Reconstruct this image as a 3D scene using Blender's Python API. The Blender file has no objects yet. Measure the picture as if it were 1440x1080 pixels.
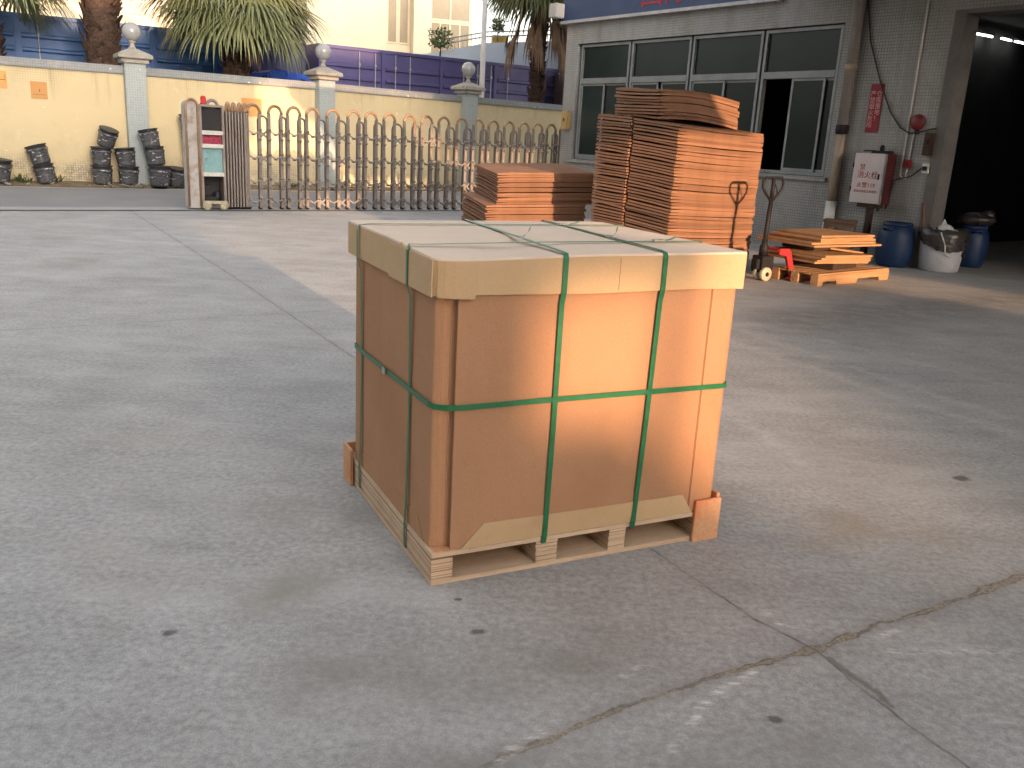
import bpy, bmesh, math, random
from mathutils import Vector, Matrix, Euler
random.seed(7)
R = math.radians
scene = bpy.context.scene
COL = scene.collection

# ------------------------------------------------------------------ helpers
class MB:
    """collects shapes in one bmesh"""
    def __init__(s): s.bm = bmesh.new()
    def pts(s, co, faces, M=None, mi=0, smooth=False):
        vs = [s.bm.verts.new((M @ Vector(c)) if M else Vector(c)) for c in co]
        out = []
        for f in faces:
            try:
                fc = s.bm.faces.new([vs[i] for i in f]); fc.material_index = mi; fc.smooth = smooth; out.append(fc)
            except ValueError: pass
        return vs
    def box(s, x0, x1, y0, y1, z0, z1, M=None, mi=0):
        co = [(x, y, z) for z in (z0, z1) for y in (y0, y1) for x in (x0, x1)]
        return s.pts(co, [(0,2,3,1),(4,5,7,6),(0,1,5,4),(2,6,7,3),(0,4,6,2),(1,3,7,5)], M, mi)
    def prism(s, poly, z0, z1, M=None, mi=0, smooth=False):
        n = len(poly)
        co = [(p[0], p[1], z0) for p in poly] + [(p[0], p[1], z1) for p in poly]
        f = [tuple(range(n-1, -1, -1)), tuple(range(n, 2*n))] + [(i, (i+1) % n, n+(i+1) % n, n+i) for i in range(n)]
        return s.pts(co, f, M, mi, smooth)
    def tube(s, path, r, n=8, M=None, mi=0, cap=True, smooth=True):
        path = [Vector(p) for p in path]
        rs = r if isinstance(r, (list, tuple)) else [r]*len(path)
        rings = []; up = None
        for i, p in enumerate(path):
            d = (path[min(i+1, len(path)-1)] - path[max(i-1, 0)])
            if d.length < 1e-9: d = Vector((0,0,1))
            d.normalize()
            if up is None:
                up = Vector((0,0,1)) if abs(d.z) < .9 else Vector((1,0,0))
            a = d.cross(up)
            if a.length < 1e-4: a = d.orthogonal()
            a.normalize(); b = a.cross(d).normalized(); up = b
            rings.append([p + (a*math.cos(t)+b*math.sin(t))*rs[i] for t in [2*math.pi*k/n for k in range(n)]])
        co = [c for rg in rings for c in rg]; f = []
        for i in range(len(path)-1):
            for k in range(n):
                f.append((i*n+k, i*n+(k+1) % n, (i+1)*n+(k+1) % n, (i+1)*n+k))
        if cap:
            f.append(tuple(range(n-1, -1, -1))); f.append(tuple((len(path)-1)*n+k for k in range(n)))
        return s.pts(co, f, M, mi, smooth)
    def lathe(s, prof, n=24, M=None, mi=0, smooth=True, wob=0):
        co = []; f = []
        for (r, z) in prof:
            for k in range(n):
                t = 2*math.pi*k/n
                w = 1 + (random.uniform(-wob, wob) if wob else 0)
                co.append((r*w*math.cos(t), r*w*math.sin(t), z))
        for i in range(len(prof)-1):
            for k in range(n):
                f.append((i*n+k, i*n+(k+1) % n, (i+1)*n+(k+1) % n, (i+1)*n+k))
        if prof[0][0] > 1e-4: f.append(tuple(range(n-1, -1, -1)))
        if prof[-1][0] > 1e-4: f.append(tuple((len(prof)-1)*n+k for k in range(n)))
        return s.pts(co, f, M, mi, smooth)
    def sphere(s, c, r, n=16, sq=(1,1,1), wob=0):
        m = Matrix.Translation(c) @ Matrix.Diagonal((*sq, 1))
        prof = [(max(r*math.sin(math.pi*i/10), 1e-5), -r*math.cos(math.pi*i/10)) for i in range(11)]
        return s.lathe(prof, n, m, wob=wob)
    def build(s, name, mat, parent=None, loc=(0,0,0), rot=(0,0,0), bevel=0, seg=2, weld=True):
        if weld: bmesh.ops.remove_doubles(s.bm, verts=s.bm.verts, dist=1e-5)
        bmesh.ops.recalc_face_normals(s.bm, faces=s.bm.faces)
        if bevel:
            es = [e for e in s.bm.edges if len(e.link_faces) == 2 and e.calc_face_angle(0) > .5]
            bmesh.ops.bevel(s.bm, geom=es, offset=bevel, segments=seg, affect='EDGES', clamp_overlap=True)
        me = bpy.data.meshes.new(name); s.bm.to_mesh(me); s.bm.free()
        for m in (mat if isinstance(mat, (list, tuple)) else [mat]): me.materials.append(m)
        o = bpy.data.objects.new(name, me); COL.objects.link(o)
        o.location = loc; o.rotation_euler = rot
        if parent: o.parent = parent
        return o

def tag(o, label, cat, group=None, kind=None):
    if label: o['label'] = label
    if cat: o['category'] = cat
    if group: o['group'] = group
    if kind: o['kind'] = kind
    return o
def thing(name, label, cat, loc=(0,0,0), rz=0, group=None, rot=None):
    o = bpy.data.objects.new(name, None); COL.objects.link(o)
    o.empty_display_size = .2
    o.location = loc; o.rotation_euler = rot if rot else (0,0,rz)
    return tag(o, label, cat, group)
def struct(o):
    o['kind'] = 'structure'; return o
def dup(root, loc, rot, label=None, group=None, scale=None):
    r = root.copy(); COL.objects.link(r); r.location = loc; r.rotation_euler = rot
    if scale: r.scale = scale
    if label: r['label'] = label
    if group: r['group'] = group
    for ch in list(root.children):
        c = ch.copy(); COL.objects.link(c); c.parent = r
        for g in list(ch.children):
            d = g.copy(); COL.objects.link(d); d.parent = c
    return r
def text_part(body, size, mat, parent, loc, rot, name='lettering', ext=.001, align='CENTER', sx=1):
    cu = bpy.data.curves.new(name, 'FONT'); cu.body = body; cu.size = size; cu.extrude = ext
    cu.align_x = align; cu.align_y = 'CENTER'; cu.space_line = .95; cu.resolution_u = 2
    t = bpy.data.objects.new('tmp', cu); COL.objects.link(t)
    dg = bpy.context.evaluated_depsgraph_get()
    me = bpy.data.meshes.new_from_object(t.evaluated_get(dg)); me.name = name
    bpy.data.objects.remove(t)
    me.materials.clear(); me.materials.append(mat)
    o = bpy.data.objects.new(name, me); COL.objects.link(o); o.parent = parent
    o.location = loc; o.rotation_euler = rot; o.scale = (sx, 1, 1)
    return o

# ------------------------------------------------------------------ materials
class NT:
    def __init__(s, name):
        s.m = bpy.data.materials.new(name); s.m.use_nodes = True
        s.t = s.m.node_tree; s.n = s.t.nodes
        s.b = s.n['Principled BSDF']; s.out = s.n['Material Output']
        s.co = s.n.new('ShaderNodeTexCoord')
    def L(s, a, b): s.t.links.new(a, b)
    def val(s, sock, v):
        if hasattr(v, 'is_output') or hasattr(v, 'links'): s.L(v, sock)
        else: sock.default_value = v
    def noise(s, scale, detail=5, rough=.55, vec=None, dist=0):
        n = s.n.new('ShaderNodeTexNoise'); n.inputs['Scale'].default_value = scale
        n.inputs['Detail'].default_value = detail; n.inputs['Roughness'].default_value = rough
        n.inputs['Distortion'].default_value = dist
        s.L(vec or s.co.outputs['Object'], n.inputs['Vector']); return n.outputs['Fac']
    def ramp(s, f, a, b, smooth=False):
        n = s.n.new('ShaderNodeMapRange'); n.inputs[1].default_value = a; n.inputs[2].default_value = b
        if smooth: n.interpolation_type = 'SMOOTHSTEP'
        s.L(f, n.inputs[0]); return n.outputs[0]
    def math(s, op, a, b=None, clamp=False):
        n = s.n.new('ShaderNodeMath'); n.operation = op; n.use_clamp = clamp
        s.val(n.inputs[0], a)
        if b is not None: s.val(n.inputs[1], b)
        return n.outputs[0]
    def mix(s, f, a, b, mode='MIX'):
        n = s.n.new('ShaderNodeMix'); n.data_type = 'RGBA'; n.blend_type = mode
        s.val(n.inputs[0], f)
        for i, v in ((6, a), (7, b)):
            if isinstance(v, tuple): n.inputs[i].default_value = (*v[:3], 1)
            else: s.L(v, n.inputs[i])
        return n.outputs[2]
    def bump(s, h, strength=.2, dist=.01):
        n = s.n.new('ShaderNodeBump'); n.inputs['Strength'].default_value = strength
        n.inputs['Distance'].default_value = dist; s.L(h, n.inputs['Height'])
        if s.b.inputs['Normal'].links: s.L(s.b.inputs['Normal'].links[0].from_socket, n.inputs['Normal'])
        s.L(n.outputs[0], s.b.inputs['Normal'])
    def mapping(s, scale=(1,1,1), rot=(0,0,0), src='Object', loc=(0,0,0)):
        n = s.n.new('ShaderNodeMapping'); n.inputs['Scale'].default_value = scale
        n.inputs['Rotation'].default_value = rot; n.inputs['Location'].default_value = loc
        s.L(s.co.outputs[src], n.inputs[0]); return n.outputs[0]
    def xz(s):
        sp = s.n.new('ShaderNodeSeparateXYZ'); s.L(s.co.outputs['Object'], sp.inputs[0])
        ad = s.math('ADD', sp.outputs[0], sp.outputs[1])
        cb = s.n.new('ShaderNodeCombineXYZ'); s.L(ad, cb.inputs[0]); s.L(sp.outputs[2], cb.inputs[1])
        return cb.outputs[0], sp.outputs
    def brick(s, vec, w, h, mortar=.004, off=0.):
        n = s.n.new('ShaderNodeTexBrick'); n.offset = off; n.squash = 1
        n.inputs['Scale'].default_value = 1; n.inputs['Mortar Size'].default_value = mortar
        n.inputs['Brick Width'].default_value = w; n.inputs['Row Height'].default_value = h
        n.inputs['Mortar Smooth'].default_value = .3; n.inputs['Bias'].default_value = 0
        n.inputs['Color1'].default_value = (0,0,0,1); n.inputs['Color2'].default_value = (1,1,1,1)
        n.inputs['Mortar'].default_value = (.5,.5,.5,1)
        s.L(vec, n.inputs['Vector']); return n.outputs['Color'], n.outputs['Fac']
    def rand(s):
        n = s.n.new('ShaderNodeObjectInfo'); return n.outputs['Random']
    def fin(s, col, rough=.8, metal=0, spec=.4):
        s.val(s.b.inputs['Base Color'], (*col[:3], 1) if isinstance(col, tuple) else col)
        s.val(s.b.inputs['Roughness'], rough); s.b.inputs['Metallic'].default_value = metal
        s.b.inputs['Specular IOR Level'].default_value = spec
        return s.m

def pm(name, c1, c2=None, scale=6, rough=.75, metal=0, spec=.4, bump=.15, bscale=60, fine=.12, stretch=None, rnd=0., spots=None, spot_amt=(.62,.70), spot_scale=9, wave=0):
    t = NT(name)
    if c2 is None: c2 = tuple(c*.72 for c in c1)
    v = t.mapping(stretch) if stretch else t.co.outputs['Object']
    f = t.ramp(t.noise(scale, 6, .6, v), .3, .7)
    col = t.mix(f, c1, c2)
    g = t.ramp(t.noise(bscale, 3, .6, v), .3, .7)
    col = t.mix(fine, col, t.mix(g, (.0,.0,.0), (1,1,1)), 'OVERLAY')
    if spots:
        col = t.mix(t.ramp(t.noise(spot_scale, 7, .65, v), *spot_amt), col, spots)
    if rnd:
        r = t.ramp(t.rand(), 0, 1)
        n = t.n.new('ShaderNodeHueSaturation'); n.inputs['Saturation'].default_value = 1
        t.L(t.math('ADD', t.math('MULTIPLY', r, rnd*2), 1-rnd), n.inputs['Value']); t.L(col, n.inputs['Color']); col = n.outputs[0]
    rr = t.math('ADD', t.math('MULTIPLY', f, .12), rough-.06)
    if bump: t.bump(g, bump, .004)
    if wave: t.bump(t.noise(wave, 3, .5), .35, .03)
    return t.fin(col, rr, metal, spec)

M = {}
M['kraft'] = pm('kraft_body', (.42,.232,.13), (.365,.195,.106), 1.6, .84, bump=.05, bscale=190, fine=.07, stretch=(1,1,.75), spec=.15, spots=(.335,.175,.094), spot_amt=(.54,.80), spot_scale=2.6, wave=3.0)
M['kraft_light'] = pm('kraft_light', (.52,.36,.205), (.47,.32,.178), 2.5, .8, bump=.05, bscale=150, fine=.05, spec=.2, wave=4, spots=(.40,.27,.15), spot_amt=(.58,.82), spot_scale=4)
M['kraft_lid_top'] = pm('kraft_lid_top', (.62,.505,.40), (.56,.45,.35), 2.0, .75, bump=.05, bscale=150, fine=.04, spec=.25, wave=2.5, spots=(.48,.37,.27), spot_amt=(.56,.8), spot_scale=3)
M['sheet'] = pm('carton_sheet', (.26,.136,.08), (.19,.098,.057), 3, .85, bump=.1, bscale=120, fine=.1, rnd=.22, spec=.2)
M['strap'] = pm('green_strap', (.010,.115,.042), (.014,.15,.058), 30, .35, bump=.2, bscale=300, spec=.5)
M['seal'] = pm('strap_seal', (.5,.5,.48), None, 20, .35, .8)
M['ply_dark'] = pm('plywood_dark_layer', (.34,.215,.135), (.25,.15,.09), 5, .85, bump=.15, bscale=80, stretch=(.3,1.5,8), spec=.2)
M['ply'] = pm('plywood', (.60,.455,.315), (.49,.345,.225), 5, .8, bump=.15, bscale=80, stretch=(.3,1.5,8), spots=(.25,.13,.07), spot_amt=(.66,.74), spec=.25)
M['ply_cover'] = pm('plywood_cover', (.60,.34,.18), (.52,.27,.14), 5, .75, bump=.1, bscale=70, spots=(.62,.17,.07), spot_amt=(.52,.68), spot_scale=3, spec=.25)
M['wood_old'] = pm('old_pallet_wood', (.42,.25,.125), (.29,.16,.075), 5, .85, bump=.25, bscale=60, stretch=(.4,2,4), spots=(.13,.06,.03), spot_amt=(.64,.74), spec=.2)
M['dark_wood'] = pm('dark_wood', (.05,.028,.018), (.035,.02,.014), 5, .8)
M['red_paint'] = pm('red_paint', (.42,.03,.03), (.30,.02,.025), 8, .45, spots=(.05,.03,.03), spot_amt=(.62,.68), rnd=0)
M['jack_black'] = pm('black_metal', (.010,.010,.011), (.016,.015,.015), 10, .6, spec=.25)
M['cream_wheel'] = pm('nylon_wheel', (.50,.46,.33), (.36,.32,.22), 12, .5)
M['black_plastic'] = pm('black_plastic', (.020,.020,.022), (.035,.035,.036), 8, .4, spots=(.15,.14,.13), spot_amt=(.66,.76))
M['wrap'] = pm('plastic_wrap', (.11,.11,.115), (.025,.025,.028), 5, .2, bump=1.0, bscale=11, fine=.3, stretch=(1,1,2), spots=(.38,.38,.39), spot_amt=(.58,.63), spot_scale=5, spec=.6)  # pale spots are glints of light painted into the film colour
M['steel'] = pm('gate_steel', (.30,.262,.232), (.20,.172,.15), 6, .5, .35, bump=.1, bscale=50, stretch=(1,1,.3), spots=(.20,.09,.045), spot_amt=(.58,.72))
M['steel_light'] = pm('gate_steel_light', (.33,.30,.27), (.20,.18,.165), 12, .45, .35, bump=.05)
M['rust_top'] = pm('faded_brass_arch', (.36,.24,.145), (.26,.155,.085), 9, .55, .25, bump=.1)
M['cab_panel'] = pm('cabinet_panel', (.44,.42,.40), (.36,.34,.32), 4, .6, spots=(.22,.16,.10), spot_amt=(.50,.66), spot_scale=3)
M['teal'] = pm('teal_board', (.16,.33,.34), (.24,.40,.40), 9, .6, spots=(.06,.13,.25), spot_amt=(.60,.66), spot_scale=14)
M['white_metal'] = pm('white_metal', (.62,.60,.56), (.5,.48,.44), 8, .5)
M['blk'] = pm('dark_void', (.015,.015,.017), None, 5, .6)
M['red_lamp'] = pm('red_lens', (.55,.03,.015), (.4,.02,.01), 10, .3)
M['red_led'] = pm('red_board', (.55,.03,.10), (.02,.02,.02), 22, .5)
M['wht_paint'] = pm('white_paint', (.72,.70,.66), (.62,.59,.55), 4, .6, bump=.05)
M['lamp_globe'] = pm('globe_glass', (.36,.36,.35), (.28,.28,.28), 5, .12, bump=.02, spec=.7)
M['cap_stone'] = pm('cap_stone', (.40,.37,.31), (.28,.26,.22), 6, .85, bump=.3, bscale=40, spots=(.13,.12,.10), spot_amt=(.58,.68), spot_scale=8)
M['dirt'] = pm('dirt', (.22,.17,.11), (.14,.105,.07), 4, .95, bump=.6, bscale=30, fine=.3, spec=.1)
M['road'] = pm('road_asphalt', (.21,.21,.215), (.26,.258,.255), 1.2, .85, bump=.2, bscale=120, fine=.2, spec=.2)
M['pale_band'] = pm('pale_threshold', (.36,.355,.35), (.29,.285,.28), 1.0, .85, bump=.15, bscale=90, stretch=(.4,4,1), spec=.2)
M['trunk'] = pm('palm_trunk', (.105,.068,.05), (.045,.03,.023), 5, .95, bump=1.0, bscale=18, fine=.35, stretch=(1,1,2.2), spec=.1)
M['dead'] = pm('dead_leaf', (.20,.13,.08), (.11,.07,.045), 3, .9, bump=0, spec=.15, rnd=.2)
M['blue_cont'] = pm('blue_container_paint', (.036,.115,.30), (.028,.09,.24), 1.5, .5, bump=.05, bscale=30, spots=(.06,.10,.18), spot_amt=(.62,.76))
M['purple_cont'] = pm('purple_container_paint', (.088,.080,.205), (.068,.062,.165), 1.5, .5, bump=.05, bscale=30)
M['navy_cont'] = pm('navy_container_paint', (.065,.068,.15), (.05,.052,.12), 1.5, .5, bump=.05)
M['rod'] = pm('galvanised_rod', (.42,.41,.42), (.3,.29,.3), 8, .5, .3)
M['car_blue'] = pm('blue_cab_paint', (.02,.09,.50), (.018,.08,.44), 3, .3)
M['cream_wall'] = pm('cream_render', (.74,.66,.48), (.68,.60,.43), 1, .85, bump=.05)
M['tan_glass'] = pm('tan_window', (.34,.27,.17), (.28,.22,.14), 2, .35)
M['grey_glass'] = pm('grey_window', (.30,.27,.24), (.22,.20,.18), 2, .3)
M['pale_blue'] = pm('pale_blue_wall', (.50,.56,.62), (.44,.50,.56), 1, .8, bump=.05)
M['brown_wall'] = pm('brown_wall', (.075,.045,.038), (.055,.033,.028), 2, .9)
M['alu'] = pm('window_aluminium', (.24,.25,.25), (.18,.19,.19), 4, .5, .3, bump=.05)
M['sign_blue'] = pm('sign_blue', (.028,.052,.12), (.022,.04,.095), 2, .5)
M['sign_red'] = pm('sign_red', (.33,.022,.03), (.26,.018,.025), 12, .6)
M['banner'] = pm('banner_red', (.25,.010,.02), (.18,.008,.016), 5, .55)
M['bell_red'] = pm('bell_red', (.17,.018,.022), (.12,.014,.018), 8, .45)
M['banner_txt'] = pm('banner_text', (.62,.33,.32), (.5,.25,.25), 20, .6)
M['cab_white'] = pm('hydrant_door', (.55,.49,.48), (.47,.42,.41), 4, .5, bump=.04)
M['cab_red'] = pm('hydrant_red', (.085,.016,.016), (.055,.012,.012), 5, .5)
M['red_txt'] = pm('hydrant_lettering', (.36,.03,.04), None, 20, .6)
M['pipe'] = pm('beige_pipe', (.34,.27,.205), (.26,.20,.15), 4, .6, spots=(.2,.12,.07), spot_amt=(.6,.72), spot_scale=4)
M['pipe_grey'] = pm('grey_pipe', (.24,.22,.20), (.18,.165,.15), 4, .6)
M['pvc'] = pm('white_pvc', (.60,.58,.55), (.5,.48,.45), 6, .5)
M['cable'] = pm('black_cable', (.02,.02,.02), None, 10, .5)
M['stool'] = pm('stool_wood', (.16,.095,.06), (.11,.065,.042), 6, .7)
M['barrel'] = pm('blue_plastic', (.007,.029,.088), (.006,.023,.07), 5, .5, spots=(.06,.10,.18), spot_amt=(.64,.75))
M['tub'] = pm('grey_tub', (.52,.52,.54), (.42,.42,.44), 5, .5, spots=(.2,.19,.18), spot_amt=(.63,.75))
M['bag'] = pm('black_bag', (.022,.019,.018), (.05,.043,.04), 12, .3, bump=1.0, bscale=22, spec=.6)
M['paper'] = pm('crumpled_paper', (.6,.6,.6), (.45,.45,.46), 12, .6, bump=.6, bscale=25)
M['poster'] = pm('orange_poster', (.62,.27,.085), (.50,.30,.12), 6, .8, bump=0)
M['poster2'] = pm('yellow_orange_poster', (.72,.42,.10), (.70,.30,.14), 6, .8, bump=0)
M['poster_ink'] = pm('poster_ink', (.30,.09,.03), None, 10, .8, bump=0)
M['mailbox'] = pm('meter_box', (.40,.27,.11), (.34,.23,.09), 6, .6)
M['weed'] = pm('weed_green', (.055,.085,.03), (.10,.10,.045), 4, .9, bump=0, spec=.15)
M['shrub'] = pm('shrub_leaf', (.06,.09,.035), (.09,.12,.05), 4, .8, bump=0)
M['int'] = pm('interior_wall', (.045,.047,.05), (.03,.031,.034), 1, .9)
M['reveal'] = pm('door_reveal', (.17,.16,.15), (.11,.105,.10), 2, .9)
M['con_block'] = pm('plain_wall', (.42,.40,.37), (.34,.32,.30), .8, .9)
M['yellow_pot'] = pm('yellow_pot', (.55,.38,.06), None, 8, .6)

def leaf_mat():
    t = NT('palm_leaf')
    f = t.ramp(t.noise(2.5, 4), .3, .7)
    col = t.mix(f, (.12,.14,.06), (.25,.26,.125))
    return t.fin(col, .55, 0, .35)
M['leaf'] = leaf_mat()

def glass_mat():
    t = NT('dark_green_glass')
    f = t.ramp(t.noise(.7, 4), .3, .7)
    col = t.mix(f, (.007,.013,.012), (.016,.025,.023))
    t.bump(t.noise(.6, 2), .04, .05)
    return t.fin(col, .14, 0, .22)
M['glass'] = glass_mat()

def emit(name, col, st):
    t = NT(name); t.b.inputs['Emission Color'].default_value = (*col, 1); t.b.inputs['Emission Strength'].default_value = st
    return t.fin((.8,.8,.8), .5)
M['tube_light'] = emit('fluorescent_tube', (1,.98,.9), 3)

def tile_mat(name, tile, tile2, grout, w, h, mortar, wear=(.3,.28,.25), wear_amt=(.6,.7), rough=.45, spots=None, streak=None):
    t = NT(name)
    v, xyz = t.xz()
    c, fac = t.brick(v, w, h, mortar)
    big = t.ramp(t.noise(.55, 6, .62, v), .3, .7)
    col = t.mix(t.math('MULTIPLY', t.mix(.5, c, big), 1.0), tile, tile2)
    col = t.mix(t.math('MULTIPLY', fac, t.ramp(t.noise(.8, 5, .6, v), .25, .6)), col, grout)
    col = t.mix(t.ramp(t.noise(1.6, 8, .66, v), *wear_amt), col, wear)
    if spots: col = t.mix(t.ramp(t.noise(6, 5, .6, v), .66, .69), col, spots)
    if streak:
        vs = t.n.new('ShaderNodeMapping'); vs.inputs['Scale'].default_value = (2.2, .16, 1); t.L(v, vs.inputs[0])
        col = t.mix(t.math('MULTIPLY', t.ramp(t.noise(2.0, 6, .6, vs.outputs[0]), .5, .72), .6), col, streak)
    t.bump(t.math('SUBTRACT', 1.0, fac), .3, .003)
    return t.fin(col, rough, 0, .4)
M['facade_tile'] = tile_mat('facade_mosaic', (.32,.32,.315), (.24,.235,.225), (.14,.135,.12), .047, .045, .0055, wear=(.17,.16,.13), wear_amt=(.56,.74), streak=(.15,.14,.12))
M['pillar_tile'] = tile_mat('pillar_mosaic', (.33,.38,.375), (.25,.30,.30), (.42,.42,.39), .055, .055, .006, wear=(.36,.36,.33), wear_amt=(.62,.72), spots=(.70,.68,.62))
M['cap_tile'] = tile_mat('coping_mosaic', (.27,.29,.29), (.21,.22,.22), (.15,.15,.14), .055, .055, .005, wear=(.34,.33,.29), wear_amt=(.55,.7), spots=(.70,.66,.58))

def yellow_wall_mat():
    t = NT('yellow_wall')
    v, xyz = t.xz()
    c, fac = t.brick(v, .05, .05, .006)
    big = t.ramp(t.noise(.35, 6, .6, v), .3, .7)
    col = t.mix(big, (.66,.555,.34), (.575,.465,.27))
    z = xyz[2]
    top = t.ramp(z, 1.7, 2.5)
    gm = t.math('MULTIPLY', fac, t.math('ADD', t.math('MULTIPLY', t.math('MULTIPLY', t.ramp(t.noise(.5, 5, .6, v), .45, .68), top), .55), .025))
    col = t.mix(gm, col, (.20,.15,.08))
    col = t.mix(t.math('MULTIPLY', t.ramp(t.noise(1.4, 8, .7, v), .60, .68), .5), col, (.70,.63,.42))
    col = t.mix(t.ramp(t.noise(5, 4, .5, v), .70, .72), col, (.72,.68,.55))
    # flaked paint showing bare tile low on the wall
    low = t.ramp(z, .75, .35)
    pm_ = t.math('MULTIPLY', t.ramp(t.noise(1.1, 7, .7, v), .42, .56), low)
    bare = t.mix(c, (.55,.50,.38), (.34,.29,.20))
    bare = t.mix(fac, bare, (.22,.17,.10))
    col = t.mix(pm_, col, bare)
    vs = t.n.new('ShaderNodeMapping'); vs.inputs['Scale'].default_value = (3, .2, 1); t.L(v, vs.inputs[0])
    col = t.mix(t.math('MULTIPLY', t.ramp(t.noise(1.5, 6, .6, vs.outputs[0]), .55, .75), t.math('MULTIPLY', top, .7)), col, (.27,.21,.125))
    col = t.mix(t.math('MULTIPLY', t.ramp(t.noise(.9, 8, .68, v), .52, .72), .35), col, (.40,.32,.19))
    t.bump(t.math('SUBTRACT', 1.0, fac), .12, .003)
    return t.fin(col, .8, 0, .3)
M['yellow'] = yellow_wall_mat()

# concrete yard with its joints, cracks, chalk scuffs and oil spots
def concrete_mat():
    t = NT('yard_concrete')
    P = t.co.outputs['Object']
    n1 = t.ramp(t.noise(.32, 7, .62), .3, .7)
    n2 = t.ramp(t.noise(2.2, 8, .68), .3, .7)
    vs = t.mapping((.45, 1.6, 1), (0, 0, R(12)))
    n3 = t.ramp(t.noise(3.2, 7, .7, vs), .32, .68)
    n4 = t.ramp(t.noise(38, 5, .7), .3, .7)
    n5 = t.ramp(t.noise(230, 3, .75), .3, .7)
    col = t.mix(n1, (.29,.288,.28), (.43,.428,.417))
    col = t.mix(t.math('MULTIPLY', n2, .72), col, (.235,.23,.219))
    col = t.mix(t.math('MULTIPLY', n3, .38), col, (.50,.498,.487))
    col = t.mix(.28, col, t.mix(n4, (0,0,0), (1,1,1)), 'OVERLAY')
    col = t.mix(.26, col, t.mix(n5, (0,0,0), (1,1,1)), 'OVERLAY')
    n6 = t.ramp(t.noise(.75, 5, .55, None, .6), .46, .70, True)
    col = t.mix(t.math('MULTIPLY', n6, .26), col, (.19,.185,.172))
    n7 = t.ramp(t.noise(1.3, 6, .6, t.mapping((.35,1,1), (0,0,R(-31)))), .50, .72, True)
    col = t.mix(t.math('MULTIPLY', n7, .35), col, (.52,.515,.50))
    # brownish stains, dark pin spots, pale scuffs
    col = t.mix(t.math('MULTIPLY', t.ramp(t.noise(.9, 6, .6), .56, .74), .45), col, (.30,.255,.19))
    col = t.mix(t.math('MULTIPLY', t.ramp(t.noise(22, 5, .6), .68, .74), .4), col, (.14,.135,.125))
    col = t.mix(t.math('MULTIPLY', t.ramp(t.noise(9, 8, .75, vs), .60, .72), .45), col, (.58,.575,.56))
    col = t.mix(t.math('MULTIPLY', t.ramp(t.noise(6.5, 8, .72), .60, .70), .35), col, (.19,.185,.175))
    # warped position for ragged lines
    def warp(amt, sc):
        n = t.n.new('ShaderNodeTexNoise'); n.inputs['Scale'].default_value = sc; n.inputs['Detail'].default_value = 3; n.inputs['Roughness'].default_value = .65
        t.L(P, n.inputs['Vector'])
        a = t.n.new('ShaderNodeVectorMath'); a.operation = 'SUBTRACT'; t.L(n.outputs['Color'], a.inputs[0]); a.inputs[1].default_value = (.5,.5,.5)
        b = t.n.new('ShaderNodeVectorMath'); b.operation = 'SCALE'; t.L(a.outputs[0], b.inputs[0]); b.inputs['Scale'].default_value = amt
        c = t.n.new('ShaderNodeVectorMath'); c.operation = 'ADD'; t.L(P, c.inputs[0]); t.L(b.outputs[0], c.inputs[1])
        return c.outputs[0]
    def seg(Pv, a, b):
        a = Vector((*a, 0)); b = Vector((*b, 0)); d = b-a
        s1 = t.n.new('ShaderNodeVectorMath'); s1.operation = 'SUBTRACT'; t.L(Pv, s1.inputs[0]); s1.inputs[1].default_value = a
        dt = t.n.new('ShaderNodeVectorMath'); dt.operation = 'DOT_PRODUCT'; t.L(s1.outputs[0], dt.inputs[0]); dt.inputs[1].default_value = d/d.length_squared
        cl = t.math('MULTIPLY', dt.outputs['Value'], 1, True)
        sc = t.n.new('ShaderNodeVectorMath'); sc.operation = 'SCALE'; sc.inputs[0].default_value = d; t.L(cl, sc.inputs['Scale'])
        df = t.n.new('ShaderNodeVectorMath'); df.operation = 'SUBTRACT'; t.L(s1.outputs[0], df.inputs[0]); t.L(sc.outputs[0], df.inputs[1])
        fl = t.n.new('ShaderNodeVectorMath'); fl.operation = 'MULTIPLY'; t.L(df.outputs[0], fl.inputs[0]); fl.inputs[1].default_value = (1,1,0)
        ln = t.n.new('ShaderNodeVectorMath'); ln.operation = 'LENGTH'; t.L(fl.outputs[0], ln.inputs[0])
        return ln.outputs['Value']
    def poly(Pv, pts):
        d = None
        for a, b in zip(pts, pts[1:]):
            e = seg(Pv, a, b); d = e if d is None else t.math('MINIMUM', d, e)
        return d
    W1 = warp(.03, 6); W2 = warp(.05, 9); W3 = warp(.25, 1.3); W4 = warp(.05, 15)
    joint = poly(W1, [(-7.5,16.6),(-5.71,13.62),(-2.91,8.97),(-1.93,7.3),(-1.08,5.85),(.57,3.14),(.85,2.64),(1.01,2.46),(1.06,2.30),(1.23,1.94),(1.55,1.35)])
    joint2 = poly(W1, [(-9,2.9),(-3.34,6.34),(-1.93,7.3),(2.5,10.0)])
    crack = poly(W2, [(-0.9, 1.35), (0.015, 1.873), (0.181, 1.997), (0.352, 2.121), (0.44, 2.168), (0.571, 2.247), (0.655, 2.297), (0.871, 2.403), (1.008, 2.475), (1.16, 2.569), (1.28, 2.657), (1.343, 2.677), (1.613, 2.839), (1.992, 3.068), (4.5, 4.45)])
    # width variation along crack
    wv = t.ramp(t.noise(3.2, 4, .6), .35, .7)
    cw = t.math('ADD', t.math('MULTIPLY', t.math('POWER', wv, 2.4), .034), .003)
    inside = t.ramp(t.math('SUBTRACT', crack, cw), .004, -.002)
    rim = t.ramp(t.math('ABSOLUTE', t.math('SUBTRACT', crack, cw)), .006, .0)
    fill = t.mix(t.ramp(t.noise(75, 5, .7), .35, .65), (.17,.145,.11), (.37,.325,.255))
    col = t.mix(t.math('MULTIPLY', t.ramp(crack, .07, .0, True), .35), col, (.20,.185,.165))
    col = t.mix(inside, col, fill)
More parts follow.
